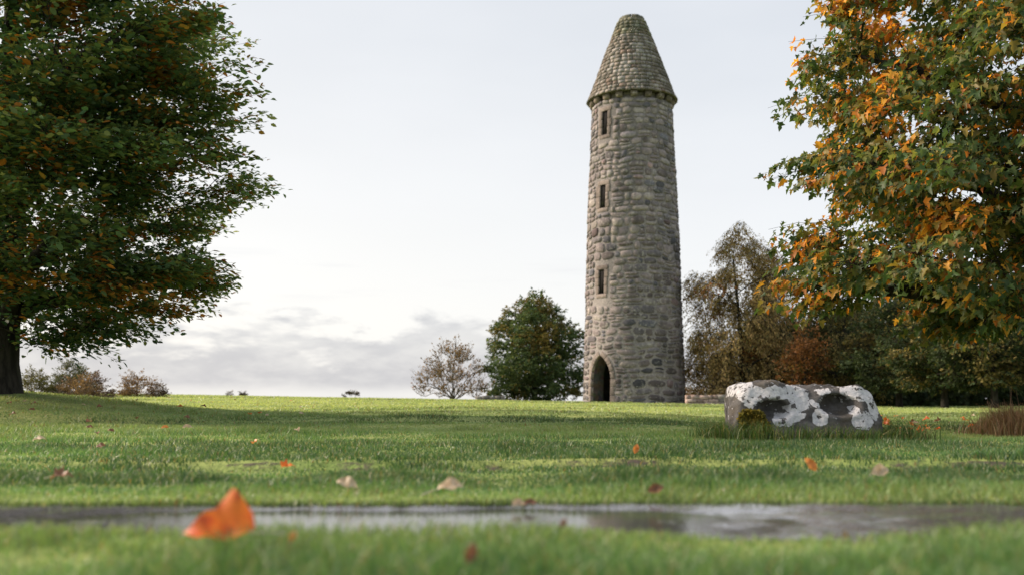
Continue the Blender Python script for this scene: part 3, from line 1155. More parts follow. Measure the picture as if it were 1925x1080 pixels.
        for q, l_ in zip(pick, lab):
            o = link('leaf', metas[l_], root)
            mtx = Matrix.Identity(4)
            for i in range(3):
                mtx[i][0], mtx[i][1], mtx[i][2], mtx[i][3] = Xv[q][i] * sz[q], Yv[q][i] * sz[q], Zv[q][i] * sz[q], P[q][i]
            o.matrix_local = mtx
    r_ = ~cut
    mb = MB()
    mb.inst(leaf[0], leaf[1], Xv[r_], Yv[r_], Zv[r_], P[r_] + base, sz[r_], cols[r_])
    o = mb.build(crown_name, mat, root, origin=base)
    if n_obj:
        o['kind'] = 'stuff'
    return root


def palette(stops, rnd, jit, rg):
    stops = np.asarray(stops, float)
    k = np.clip((rnd * len(stops)).astype(int), 0, len(stops) - 1)
    return stops[k] * rg.uniform(1 - jit, 1 + jit, (len(k), 1))


# ------------------------------------------------------------------ the two big near trees
def col_beech(Pw, rs, rg, Pl):
    g = palette([(0.055, 0.130, 0.055), (0.075, 0.150, 0.058), (0.105, 0.170, 0.060), (0.048, 0.115, 0.062), (0.16, 0.20, 0.065)], rg.random(len(Pw)), 0.3, rg)
    o = palette([(0.42, 0.17, 0.025), (0.30, 0.11, 0.02), (0.20, 0.13, 0.03), (0.34, 0.20, 0.035)], rg.random(len(Pw)), 0.3, rg)
    nz = fbm(Pw * 1.9, 3, 61)
    px = to_px(Pw)
    low = np.exp(-((Pl[:, 2] - 1.25) / 0.45) ** 2) * 0.17 * (Pl[:, 0] > 0.9)
    pr = 0.80 * sstep(0.62, 0.76, nz + low) + 0.02 + 0.30 * (rs > 0.95)
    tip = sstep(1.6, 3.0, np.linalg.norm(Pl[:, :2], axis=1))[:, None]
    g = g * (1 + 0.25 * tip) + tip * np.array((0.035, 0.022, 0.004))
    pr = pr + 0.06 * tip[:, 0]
    return np.where((rg.random(len(Pw)) < pr)[:, None], o, g)


def col_maple(Pw, rs, rg, Pl):
    n = len(Pw)
    g = palette([(0.070, 0.125, 0.042), (0.095, 0.150, 0.045), (0.135, 0.180, 0.050), (0.060, 0.110, 0.048), (0.20, 0.22, 0.06), (0.24, 0.20, 0.06)], rg.random(n), 0.3, rg)
    o = palette([(0.78, 0.34, 0.035), (0.66, 0.25, 0.03), (0.50, 0.17, 0.025), (0.80, 0.42, 0.06), (0.40, 0.16, 0.04), (0.34, 0.25, 0.05)], rg.random(n), 0.25, rg)
    nz = fbm(Pw * 2.0, 3, 75)
    out = np.linalg.norm(Pl[:, :2], axis=1)
    pr = sstep(0.44, 0.66, nz + 0.06 * sstep(1.6, 2.9, out) + 0.04 * sstep(2.6, 4.2, Pl[:, 2]) - 0.10) * 0.80 + 0.05 + 0.6 * (rs > 0.92)
    return np.where((rg.random(n) < pr)[:, None], o, g)


def in_view_side(limit):
    def f(p):
        q = to_px(p)[0]
        return limit[0] < q[0] < limit[1] and q[1] > limit[2]
    return f


gz = float(ground_z(TREE_L[0], TREE_L[1]))
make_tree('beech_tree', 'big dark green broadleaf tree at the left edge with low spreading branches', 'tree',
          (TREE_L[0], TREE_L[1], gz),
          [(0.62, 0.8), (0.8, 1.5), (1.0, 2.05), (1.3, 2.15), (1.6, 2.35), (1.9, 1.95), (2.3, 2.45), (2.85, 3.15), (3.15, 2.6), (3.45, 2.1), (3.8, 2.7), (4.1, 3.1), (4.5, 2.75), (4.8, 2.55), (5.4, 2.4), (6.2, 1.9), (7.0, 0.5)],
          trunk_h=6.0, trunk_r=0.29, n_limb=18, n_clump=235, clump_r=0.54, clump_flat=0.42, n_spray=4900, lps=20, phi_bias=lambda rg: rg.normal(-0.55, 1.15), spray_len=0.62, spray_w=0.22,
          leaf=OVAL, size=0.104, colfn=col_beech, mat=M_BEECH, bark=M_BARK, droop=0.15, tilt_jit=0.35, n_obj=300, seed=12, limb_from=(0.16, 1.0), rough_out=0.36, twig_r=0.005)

mp_ = at(2005, 700, 10.5)
make_tree('maple_tree', 'maple with orange and green autumn leaves reaching in from the right edge', 'tree',
          (mp_[0], mp_[1], float(ground_z(mp_[0], mp_[1]))),
          [(1.12, 1.2), (1.22, 2.1), (1.4, 2.55), (1.6, 2.65), (1.85, 2.5), (2.1, 2.65), (2.4, 2.8), (2.7, 2.85), (2.9, 2.7), (3.2, 2.5), (3.6, 2.6), (3.9, 2.4), (4.2, 2.2), (4.5, 2.0), (5.3, 1.5), (6.0, 0.5)],
          trunk_h=4.6, trunk_r=0.24, n_limb=14, n_clump=125, clump_r=0.47, clump_flat=0.55, n_spray=3500, lps=11, limb_r=0.6, phi_bias=lambda rg: rg.normal(math.pi + 0.25, 1.1), spray_len=0.42, spray_w=0.22,
          leaf=MAPLE, size=0.091, colfn=col_maple, mat=M_MAPLE, bark=M_BARK, droop=0.05, tilt_jit=0.55, n_obj=300, seed=23, limb_from=(0.24, 1.0), hang=0.35, rough_out=0.12, twig_r=0.005)


# ------------------------------------------------------------------ trees and shrubs farther off
def col_mix(main, other, thr=0.55, seed=5, sc=0.8):
    def f(Pw, rs, rg, Pl):
        n = len(Pw)
        a = palette(main, rg.random(n), 0.3, rg)
        b = palette(other, rg.random(n), 0.3, rg)
        pr = sstep(thr - 0.1, thr + 0.1, fbm(Pw * sc, 2, seed) + 0.15 * (rs - 0.5)) * 0.9
        return np.where((rg.random(n) < pr)[:, None], b, a)
    return f


GREEN = [(0.085, 0.135, 0.065), (0.115, 0.170, 0.075), (0.140, 0.185, 0.080), (0.070, 0.115, 0.062)]
OLIVE = [(0.20, 0.165, 0.06), (0.165, 0.16, 0.06), (0.24, 0.19, 0.07)]
RUST = [(0.30, 0.12, 0.035), (0.24, 0.11, 0.04), (0.34, 0.16, 0.05)]
BROWN = [(0.27, 0.175, 0.10), (0.21, 0.135, 0.075), (0.30, 0.20, 0.11), (0.17, 0.12, 0.06)]
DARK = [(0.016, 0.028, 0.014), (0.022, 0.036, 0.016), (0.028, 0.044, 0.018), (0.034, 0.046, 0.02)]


def gbase(px, Y):
    x = at(px, 750, Y)[0]
    return (x, Y, float(ground_z(x, Y)) - 0.03)


def hgt(py_top, Y, b):
    return at(960, py_top, Y)[2] - b[2]


# round green tree left of the tower
b = gbase(1006, 56); h = hgt(562, 56, b)
make_tree('round_tree', 'dense rounded green tree standing just left of the tower', 'tree', b,
          [(0.1, 1.9), (0.7, 2.55), (1.5, 2.7), (2.4, 2.75), (3.2, 2.45), (4.2, 1.95), (5.0, 1.3), (h, 0.25)],
          trunk_h=4.6, trunk_r=0.17, n_limb=8, n_clump=260, clump_r=0.60, clump_flat=0.8, n_spray=3200, lps=14, spray_len=0.35, spray_w=0.25,
          leaf=DIAMOND, size=0.16, colfn=col_mix(GREEN, OLIVE, 0.56, 8, 0.55), mat=M_FAR, bark=M_BARK, tilt_jit=0.6, seed=41, limb_from=(0.1, 1), twig_r=0.0, rough_out=0.10)
# thin brown shrub beside it
b = gbase(852, 55); h = hgt(648, 55, b)
make_tree('thin_shrub', 'nearly bare brown shrub left of the rounded green tree', 'shrub', b,
          [(0.1, 1.7), (0.8, 2.0), (1.6, 1.75), (2.3, 1.2), (h, 0.5)],
          trunk_h=1.6, trunk_r=0.10, n_limb=16, n_clump=90, clump_r=0.36, clump_flat=1.1, n_spray=800, lps=7, spray_len=0.42, spray_w=0.12,
          leaf=DIAMOND, size=0.12, colfn=col_mix(BROWN, RUST, 0.7, 9), mat=M_FAR, bark=M_BARK_PALE, tilt_jit=0.7, seed=42, twig_r=0.012, hang=-0.8, stems=5, limb_r=0.32, bare=0.55)
# birch right of the tower
b = gbase(1398, 44); h = hgt(424, 44, b)
make_tree('birch_tree', 'tall airy birch with rusty hanging twigs right of the tower', 'tree', b,
          [(0.5, 1.9), (1.4, 2.3), (2.6, 2.35), (3.8, 2.3), (5.0, 2.2), (6.0, 1.9), (6.8, 1.35), (h, 0.4)],
          trunk_h=6.4, trunk_r=0.13, n_limb=12, n_clump=130, clump_r=0.50, clump_flat=1.2, n_spray=3000, lps=14, spray_len=0.75, spray_w=0.09,
          leaf=DIAMOND, size=0.095, colfn=col_mix([(0.40, 0.29, 0.13), (0.34, 0.25, 0.11), (0.44, 0.31, 0.14), (0.28, 0.24, 0.10)], RUST, 0.68, 10), mat=M_FAR, bark=M_BARK, tilt_jit=0.7, seed=43, limb_from=(0.18, 1), hang=1.5, twig_r=0.008, rough_out=0.25, lean=(-0.25, 0))
b = gbase(1462, 47); h = hgt(470, 47, b)
make_tree('olive_tree', 'slender olive brown tree directly behind the birch', 'tree', b,
          [(0.2, 1.1), (1.2, 1.6), (2.6, 1.7), (4.0, 1.5), (5.4, 1.1), (h, 0.3)],
          trunk_h=5.6, trunk_r=0.12, n_limb=9, n_clump=60, clump_r=0.55, clump_flat=1.0, n_spray=1300, lps=13, spray_len=0.5, spray_w=0.12,
          leaf=DIAMOND, size=0.11, colfn=col_mix(OLIVE, [(0.10, 0.10, 0.05), (0.08, 0.085, 0.04)], 0.55, 11), mat=M_FAR, bark=M_BARK_PALE, tilt_jit=0.7, seed=44, limb_from=(0.1, 1), hang=0.9, twig_r=0.008)
b = gbase(1338, 48); h = hgt(640, 48, b)
make_tree('hedge_shrub', 'low rusty shrub at the foot of the birch beside the tower', 'shrub', b,
          [(0.1, 1.2), (0.9, 1.35), (1.7, 1.0), (h, 0.3)],
          trunk_h=1.2, trunk_r=0.07, n_limb=8, n_clump=36, clump_r=0.45, clump_flat=0.9, n_spray=600, lps=12, spray_len=0.4, spray_w=0.15,
          leaf=DIAMOND, size=0.11, colfn=col_mix(OLIVE, BROWN, 0.45, 12), mat=M_FAR, bark=M_BARK_PALE, tilt_jit=0.7, seed=45, stems=4, twig_r=0.008)
b = gbase(1515, 41); h = hgt(615, 41, b)
make_tree('rust_shrub', 'rust red shrub behind the lichened boulder', 'shrub', b,
          [(0.2, 0.6), (1.0, 0.9), (1.9, 0.95), (2.6, 0.6), (h, 0.2)],
          trunk_h=2.0, trunk_r=0.06, n_limb=7, n_clump=30, clump_r=0.42, clump_flat=0.9, n_spray=480, lps=12, spray_len=0.4, spray_w=0.15,
          leaf=DIAMOND, size=0.11, colfn=col_mix([(0.24, 0.11, 0.045), (0.20, 0.10, 0.045)], [(0.18, 0.12, 0.05), (0.24, 0.10, 0.035)], 0.5, 13), mat=M_FAR, bark=M_BARK, tilt_jit=0.7, seed=46, twig_r=0.008)
b = gbase(1592, 43); h = hgt(520, 43, b)
make_tree('willow_tree', 'olive drooping tree behind the boulder, under the maple branches', 'tree', b,
          [(0.3, 1.3), (1.2, 1.7), (2.4, 1.8), (3.6, 1.6), (4.6, 1.1), (h, 0.3)],
          trunk_h=4.4, trunk_r=0.12, n_limb=9, n_clump=62, clump_r=0.5, clump_flat=1.2, n_spray=1300, lps=13, spray_len=0.6, spray_w=0.12,
          leaf=DIAMOND, size=0.115, colfn=col_mix(OLIVE, [(0.07, 0.075, 0.03), (0.10, 0.10, 0.04)], 0.5, 14), mat=M_FAR, bark=M_BARK, tilt_jit=0.7, seed=47, limb_from=(0.15, 1), hang=1.1, twig_r=0.008)
for i, (px_, Y, top, rr, lab) in enumerate([
        (1690, 40, 560, 1.9, 'dark green tree right of the boulder, nearest to it'),
        (1775, 37, 575, 1.9, 'dark green tree in the middle of the shaded wood on the right'),
        (1868, 35, 560, 1.9, 'dark green tree behind the dry brown grass clump'),
        (1960, 38, 520, 2.2, 'dark green tree at the far right end of the shaded wood')]):
    b = gbase(px_, Y); h = hgt(top, Y, b)
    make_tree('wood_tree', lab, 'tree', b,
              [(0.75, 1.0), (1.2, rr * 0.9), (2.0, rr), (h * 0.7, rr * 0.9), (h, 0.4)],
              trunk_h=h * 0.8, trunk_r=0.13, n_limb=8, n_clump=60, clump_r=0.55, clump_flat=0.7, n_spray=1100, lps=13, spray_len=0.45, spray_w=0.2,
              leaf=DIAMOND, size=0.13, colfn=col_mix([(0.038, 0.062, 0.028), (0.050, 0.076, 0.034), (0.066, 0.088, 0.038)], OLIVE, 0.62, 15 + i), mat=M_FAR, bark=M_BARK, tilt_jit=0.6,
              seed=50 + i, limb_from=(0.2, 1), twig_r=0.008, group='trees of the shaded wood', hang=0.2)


def far_wood():
    """the unbroken dark mass of undergrowth behind the wood"""
    rg = np.random.default_rng(77)
    mb = MB()
    n = 42000
    px = rg.uniform(1395, 2250, n)
    Y = rg.uniform(46, 58, n)
    x = (px - 962.5) / FPX * Y
    topz = 3.0 + 2.2 * fbm(np.stack([x * 0.5, Y * 0.3, 0 * x], -1), 3, 31) + 1.6 * sstep(1500, 1750, px)
    z = ground_z(x, Y) + topz * rg.random(n) ** 1.25
    P = np.stack([x, Y, z], -1)
    Yv = norm(rg.normal(0, 1, (n, 3)) + np.array((0, 0, -0.4)))
    Zv = norm(rg.normal(0, 1, (n, 3)))
    Xv = norm(np.cross(Yv, Zv)); Zv = np.cross(Xv, Yv)
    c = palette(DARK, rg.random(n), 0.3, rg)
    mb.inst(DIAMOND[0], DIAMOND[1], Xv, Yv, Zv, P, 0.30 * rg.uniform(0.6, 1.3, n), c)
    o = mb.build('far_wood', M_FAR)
    tag(o, 'dark undergrowth and far trees filling the wood at right', 'wood', kind='stuff')


far_wood()

# shrubs on the left horizon
for name, lab, px_, Y, top, hw, cols_, sd, nsp in [
        ('gorse_bush', 'green bush highest on the left horizon beside the big trunk', 128, 34, 686, 52, col_mix([(0.085, 0.105, 0.06), (0.11, 0.125, 0.07), (0.07, 0.09, 0.05)], OLIVE, 0.7, 21), 61, 620),
        ('small_bush', 'yellowish small bush next to the left tree trunk', 62, 32, 700, 36, col_mix([(0.10, 0.11, 0.04), (0.13, 0.12, 0.04)], OLIVE, 0.5, 22), 62, 330),
        ('heather_bush', 'low reddish brown heather bush in front of the green bush', 160, 32, 713, 60, col_mix([(0.15, 0.095, 0.075), (0.12, 0.08, 0.06)], BROWN, 0.5, 23), 63, 520),
        ('bramble_bush', 'brown half bare bush at the right of the left horizon bushes', 258, 35, 707, 42, col_mix(BROWN, RUST, 0.7, 24), 64, 300),
        ('little_bush', 'smallest dark brown bush ending the row on the left horizon', 296, 34, 727, 14, col_mix([(0.08, 0.055, 0.04), (0.10, 0.07, 0.05)], BROWN, 0.7, 25), 65, 110)]:
    b = gbase(px_, Y); h = hgt(top, Y, b); r = hw / FPX * Y
    make_tree(name, lab, 'bush', b, [(0.02, r * 0.9), (h * 0.35, r), (h * 0.7, r * 0.75), (h, r * 0.25)],
              trunk_h=h * 0.5, trunk_r=0.04, n_limb=7, n_clump=26, clump_r=max(0.16, r * 0.26), clump_flat=0.8, n_spray=nsp, lps=9, spray_len=0.22, spray_w=0.1,
              leaf=DIAMOND, size=0.060, colfn=cols_, mat=M_FAR, bark=M_BARK_PALE, tilt_jit=0.7, seed=sd, stems=5, twig_r=0.005, hang=-0.3, group='bushes on the left horizon')
for name, lab, px_, Y, top, hw, sd in [
        ('far_bush', 'tiny far bush on the horizon, left one of a close pair', 431, 90, 737.5, 6, 71),
        ('far_bush', 'tiny far bush on the horizon, right one of a close pair', 457, 90, 738, 6, 72),
        ('far_hedge', 'low dark far hedge peeping over the crest of the lawn', 662, 88, 737.5, 24, 73)]:
    b = gbase(px_, Y); h = hgt(top, Y, b); r = hw / FPX * Y
    make_tree(name, lab, 'bush', b, [(0.02, r * 0.9), (h * 0.5, r), (h * 0.85, r * 0.9), (h, r * 0.4)],
              trunk_h=h * 0.5, trunk_r=0.05, n_limb=4, n_clump=16, clump_r=0.25, clump_flat=0.6, n_spray=160, lps=9, spray_len=0.25, spray_w=0.12,
              leaf=DIAMOND, size=0.12, colfn=col_mix([(0.05, 0.045, 0.03), (0.07, 0.06, 0.035)], BROWN, 0.7, 26), mat=M_FAR, bark=M_BARK, seed=sd, stems=4, twig_r=0.008)


# ------------------------------------------------------------------ low dry stone walls
def dry_wall(label, px0, px1, Y, h, wmin, wmax, cols_, seed):
    rnd = random.Random(seed)
    x0, x1 = at(px0, 750, Y)[0], at(px1, 750, Y)[0]
    zb = float(ground_z((x0 + x1) / 2, Y)) - 0.04
    org = ((x0 + x1) / 2, Y, zb)
    root = thing('dry_stone_wall', label, 'wall', org)
    mb = MB()
    V = [(x0 + 0.03, Y - 0.15, zb), (x1 - 0.03, Y - 0.15, zb), (x1 - 0.03, Y + 0.17, zb), (x0 + 0.03, Y + 0.17, zb)]
    V += [(a, b_, zb + h * 0.88) for a, b_, _ in V]
    mb.add(V, [(0, 1, 5, 4), (1, 2, 6, 5), (2, 3, 7, 6), (3, 0, 4, 7), (4, 5, 6, 7)], (0.05, 0.045, 0.04))
    mb.build('wall_core', M_MORTAR, root, origin=org)
    z = zb
    rows = max(2, round(h / 0.115))
    for r_ in range(rows):
        hh = h / rows
        x = x0
        while x < x1 - 0.05:
            w_ = min(rnd.uniform(wmin, wmax), x1 - x)
            if x1 - x - w_ < wmin * 0.6:
                w_ = x1 - x
            a, b_ = x + 0.008, x + w_ - 0.008
            x += w_
            t_ = (a - x0) / (x1 - x0)
            y0, y1 = Y - 0.19 + rnd.uniform(-0.03, 0.03), Y + 0.20
            zt = z + hh * rnd.uniform(0.88, 1.0) + (rnd.uniform(0, 0.05) if r_ == rows - 1 else 0)
            e = 0.02
            V = [(a, y0 + e, z), (b_, y0 + e, z), (b_, y1, z), (a, y1, z),
                 (a + e * .3, y0, z + hh * .35), (b_ - e * .3, y0, z + hh * .35),
                 (a, y0 + e, zt), (b_, y0 + e, zt + rnd.uniform(-0.01, 0.01)), (b_, y1, zt), (a, y1, zt)]
            F = [(0, 1, 5, 4), (4, 5, 7, 6), (6, 7, 8, 9), (1, 2, 8, 7), (0, 6, 9, 3), (2, 3, 9, 8), (0, 4, 6), (1, 7, 5)]
            m2 = MB(); m2.add(V, F, np.array(cols_[0] if t_ < 0.4 else cols_[1]) * rnd.uniform(0.7, 1.3))
            m2.build('stone', M_STONE, root, origin=org)
        z += hh


dry_wall('low dry stone wall running from the foot of the tower towards the boulder', 1289, 1420, 41.2, 0.40, 0.16, 0.42, ((0.40, 0.31, 0.28), (0.22, 0.21, 0.20)), 81)
dry_wall('short pale low stone wall under the rounded green tree', 893, 948, 53, 0.24, 0.2, 0.5, ((0.26, 0.25, 0.25), (0.22, 0.21, 0.21)), 82)

# ------------------------------------------------------------------ bullaun boulder
def boulder():
    c0 = at(1503, 826, 8.0)
    zb = float(ground_z(c0[0], 8.0)) - 0.07
    k = 8.0 / FPX                      # metres per photo pixel at that distance
    W0, W1 = 142 * k, 123 * k          # half widths at foot and top
    H = at(1500, 723, 8.0)[2] - zb
    Dp = 0.27                          # half depth
    org = np.array((c0[0] + 0.02, 8.02, zb))
    root = thing('boulder', 'grey boulder with two carved hollows, white lichen patches and moss', 'boulder', tuple(org))
    n = 58
    V, F, key = [], [], {}

    def vid(p):
        q = tuple(round(a, 5) for a in p)
        if q not in key:
            key[q] = len(V)
            V.append(p)
        return key[q]
    g = np.linspace(-1, 1, n + 1)
    for ax in range(3):
        for sgn in (-1, 1):
            for i in range(n):
                for j in range(n):
                    q = []
                    for a, b_ in ((i, j), (i + 1, j), (i + 1, j + 1), (i, j + 1)):
                        p = [0, 0, 0]
                        p[ax] = sgn; p[(ax + 1) % 3] = g[a]; p[(ax + 2) % 3] = g[b_]
                        q.append(vid(tuple(p)))
                    F.append(tuple(q if sgn > 0 else q[::-1]))
    P = np.array(V)
    # rounded box
    L6 = (np.abs(P) ** 13).sum(1) ** (1 / 13.0)
    P = P / L6[:, None]
    u, d, v = P[:, 0], P[:, 1], (P[:, 2] + 1) / 2
    half = W0 + (W1 - W0) * v
    x = u * half + 0.012 * v
    topline = 1.0 - 0.030 * np.exp(-((u - 0.12) / 0.30) ** 2) + 0.015 * np.exp(-((u + 0.55) / 0.25) ** 2) - 0.10 * sstep(0.80, 1.05, u) - 0.05 * sstep(-0.8, -1.05, u)
    z = v * H * (1 + (topline - 1) * v)
    y = d * Dp * (1.12 - 0.30 * v) + 0.13 * v
    Q = np.stack([x, y, z], -1)
    N = norm(np.stack([u * 0.4, np.where(np.abs(d) > 0.7, d, 0), np.where(v > 0.85, 1, 0)], -1) + 1e-6)
    nz = (fbm(Q * 4.0 + 3.1, 4, 41) - 0.5) * 0.13 + (fbm(Q * 17.0, 3, 42) - 0.5) * 0.022
    Q = Q + N * nz[:, None]
    # the carved hollows on the sloping front, seen under their upper rims
    front = sstep(-0.35, -0.8, d)
    for (px, py, rx, rz, dep) in ((1443, 768, 0.125, 0.075, 0.17), (1563, 760, 0.145, 0.085, 0.19)):
        hx = (px - 1503) * k
        hz = at(px, py, 8.0)[2] - zb
        e = ((Q[:, 0] - hx) / rx) ** 2 + ((Q[:, 2] - hz) / rz) ** 2
        rim = np.exp(-((np.sqrt(e) - 1.25) / 0.25) ** 2) * 0.012
        Q[:, 1] += front * (dep * 0.8 * np.clip(1 - e, 0, 1) ** 0.6 - rim)
    mb = MB(); mb.v.append(Q + org); mb.c.append(np.ones_like(Q)); mb.f4.append(np.array(F)); mb.n = len(Q)
    m, t = material('lichened_rock')
    tcn = t.n('ShaderNodeTexCoord').outputs['Object']
    n1 = t.noise(tcn, 9.0, 6, 0.65)
    n2 = t.noise(tcn, 45.0, 4, 0.65)
    n3 = t.noise(tcn, 3.0, 3, 0.6)
    base = t.mix(t.ss(n1, 0.3, 0.7), rgba((0.050, 0.047, 0.046)), rgba((0.125, 0.12, 0.118)))
    base = t.mix(t.math('MULTIPLY', t.ss(n3, 0.5, 0.7), 0.6), base, rgba((0.12, 0.098, 0.07)))
    base = t.mix(0.35, base, t.mix(n2, rgba((0.5, 0.5, 0.5)), rgba((1.3, 1.3, 1.3))), 'MULTIPLY')
    wob = t.noise(tcn, 8.5, 5, 0.62)
    wv = t.n('ShaderNodeTexNoise', Vector=tcn, Scale=8.0, Detail=4.0)
    off = t.vmath('SUBTRACT', wv.outputs['Color'], (0.5, 0.5, 0.5))
    off2 = t.n('ShaderNodeVectorMath', _operation='SCALE'); t.set(off2, 0, off.outputs[0]); off2.inputs['Scale'].default_value = 0.12
    pp = t.vmath('ADD', tcn, off2.outputs[0]).outputs[0]
    best = None
    blobs = [(1402, 738, 30, 24), (1452, 738, 40, 15), (1492, 742, 28, 30), (1484, 772, 20, 20), (1463, 789, 30, 13),
             (1538, 736, 16, 7), (1520, 757, 12, 6), (1525, 780, 17, 20), (1606, 737, 42, 16), (1627, 760, 18, 30), (1602, 790, 24, 17), (1590, 772, 12, 14), (1508, 733, 9, 7), (1398, 760, 14, 9)]
    for px, py, sx, sz in blobs:
        cx, cz = (px - 1503) * k, at(px, py, 8.0)[2] - zb
        q = t.vmath('SUBTRACT', pp, (cx, 0, cz)).outputs[0]
        q = t.vmath('MULTIPLY', q, (1 / (sx * k), 0, 1 / (sz * k))).outputs[0]
        ln = t.vmath('LENGTH', q).outputs['Value']
        best = ln if best is None else t.math('MINIMUM', best, ln)
    lm = t.ss(t.math('MULTIPLY', best, -1.0), -0.86, -0.80)
    holes = t.ss(t.noise(tcn, 22.0, 3, 0.6), 0.58, 0.62)
    lm = t.math('MULTIPLY', lm, t.math('SUBTRACT', 1.0, holes))
    spots = t.ss(t.noise(tcn, 21.0, 4, 0.55), 0.63, 0.655)
    sepz = t.n('ShaderNodeSeparateXYZ', i0=tcn)
    spots = t.math('MULTIPLY', spots, t.ss(sepz.outputs[2], 0.16, 0.30))
    lm = t.math('MAXIMUM', lm, spots)
    lc = t.mix(t.ss(n2, 0.3, 0.7), rgba((0.40, 0.40, 0.425)), rgba((0.56, 0.56, 0.575)))
    c = t.mix(lm, base, lc)
    hgt_ = t.math('ADD', t.math('ADD', n1, t.math('MULTIPLY', n2, 0.4)), t.math('MULTIPLY', lm, 0.25))
    bp = t.n('ShaderNodeBump', Strength=0.9, Distance=0.022, Height=hgt_)
    pb = t.n('ShaderNodeBsdfPrincipled', Base__Color=c, Roughness=0.9, Normal=bp.outputs[0])
    pb.inputs['Specular IOR Level'].default_value = 0.2
    t.n('ShaderNodeOutputMaterial', Surface=pb.outputs[0])
    mb.build('rock', m, root, smooth=True, origin=org)
    # moss cushion on the lower left corner
    rg = np.random.default_rng(5)
    sel = np.where((Q[:, 0] < -0.28) & (Q[:, 0] > -0.52) & (front > 0.3) & (Q[:, 2] > 0.05) & (Q[:, 2] < 0.30))[0]
    dx, dz_ = (Q[sel, 0] + 0.42) / 0.115, (Q[sel, 2] - 0.19) / 0.10
    sel = sel[(dx ** 2 + dz_ ** 2 + (fbm(Q[sel] * 14, 2, 9) - 0.5) * 1.3) < 1]
    ii = rg.choice(sel, 3800)
    Pm = Q[ii] + rg.normal(0, 0.006, (3800, 3)) + np.array((0, -0.004, 0)) + org
    Yv = norm(np.array((0, -0.7, 0.35)) + rg.normal(0, 0.55, (3800, 3)))
    Xv = norm(np.cross(Yv, rg.normal(0, 1, (3800, 3)))); Zv = np.cross(Xv, Yv)
    cm = palette([(0.22, 0.19, 0.04), (0.30, 0.24, 0.05), (0.13, 0.13, 0.035), (0.34, 0.27, 0.06)], rg.random(3800), 0.3, rg)
    mm = MB(); mm.inst(DIAMOND[0], DIAMOND[1], Xv, Yv, Zv, Pm, 0.026 * rg.uniform(0.6, 1.4, 3800), cm)
    o = mm.build('moss', M_TALL, root, origin=org)
    o['label'] = 'yellow green moss cushion on the lower left corner'
    return org


BO = boulder()


# ------------------------------------------------------------------ grass
def blades(mb, x, y, z, h, wd, col, rg, lod, lean=0.45):
    n = len(x)
    if n == 0:
        return
    a = rg.uniform(0, 2 * math.pi, n)
    wx, wy = np.cos(a) * wd / 2, np.sin(a) * wd / 2
    la = rg.uniform(0, 2 * math.pi, n)
    lm = h * np.abs(rg.normal(0, lean, n))
    lx, ly = np.cos(la) * lm, np.sin(la) * lm
    B = np.stack([x, y, z], -1)
    S = np.stack([wx, wy, 0 * wx], -1)
    T = B + np.stack([lx, ly, h], -1)
    if lod == 0:
        M_ = B + np.stack([lx * 0.30, ly * 0.30, h * 0.58], -1)
        V = np.stack([B - S, B + S, M_ + S * 0.85, M_ - S * 0.85, T], 1).reshape(-1, 3)
        o = np.arange(n)[:, None] * 5 + mb.n
        mb.f4.append(o + np.array([[0, 1, 2, 3]]))
        mb.f3.append(o + np.array([[3, 2, 4]]))
        mb.c.append(np.repeat(col, 5, 0))
    else:
        V = np.stack([B - S, B + S, T], 1).reshape(-1, 3)
        o = np.arange(n)[:, None] * 3 + mb.n
        mb.f3.append(o + np.array([[0, 1, 2]]))
        mb.c.append(np.repeat(col, 3, 0))
    mb.v.append(V)
    mb.n += len(V)


def grass_col(x, y, rg):
    n = len(x)
    base = palette([(0.085, 0.205, 0.045), (0.110, 0.240, 0.050), (0.150, 0.270, 0.060), (0.070, 0.175, 0.055), (0.17, 0.29, 0.10)], rg.random(n), 0.22, rg)
    p = np.stack([x * 0.16, y * 0.75, 0 * x], -1)
    st = fbm(p, 4, 51)
    yel_lit = np.clip(sstep(0.46, 0.66, st) * 0.45 + 0.85 * sstep(5, 20, y), 0, 1.1)  # yellower patches, plus far sunlit brightness put into the blade colour
    base = base * (1 - 0.7 * yel_lit[:, None]) + np.array((0.44, 0.46, 0.16)) * (0.7 * yel_lit[:, None])
    base *= (1 - 0.45 * sstep(0.50, 0.36, st))[:, None]
    base = base * 0.98 + np.array((0.010, 0.014, 0.014))
    pale = rg.random(n) < 0.09  # scattered pale blades: dew glints painted into their colour
    base[pale] = palette([(0.32, 0.36, 0.20), (0.36, 0.35, 0.17)], rg.random(int(pale.sum())), 0.2, rg)
    base = base * np.array((0.93, 1.0, 1.12))
    dead = rg.random(n) < 0.03
    base[dead] = np.array((0.26, 0.18, 0.075))
    return base


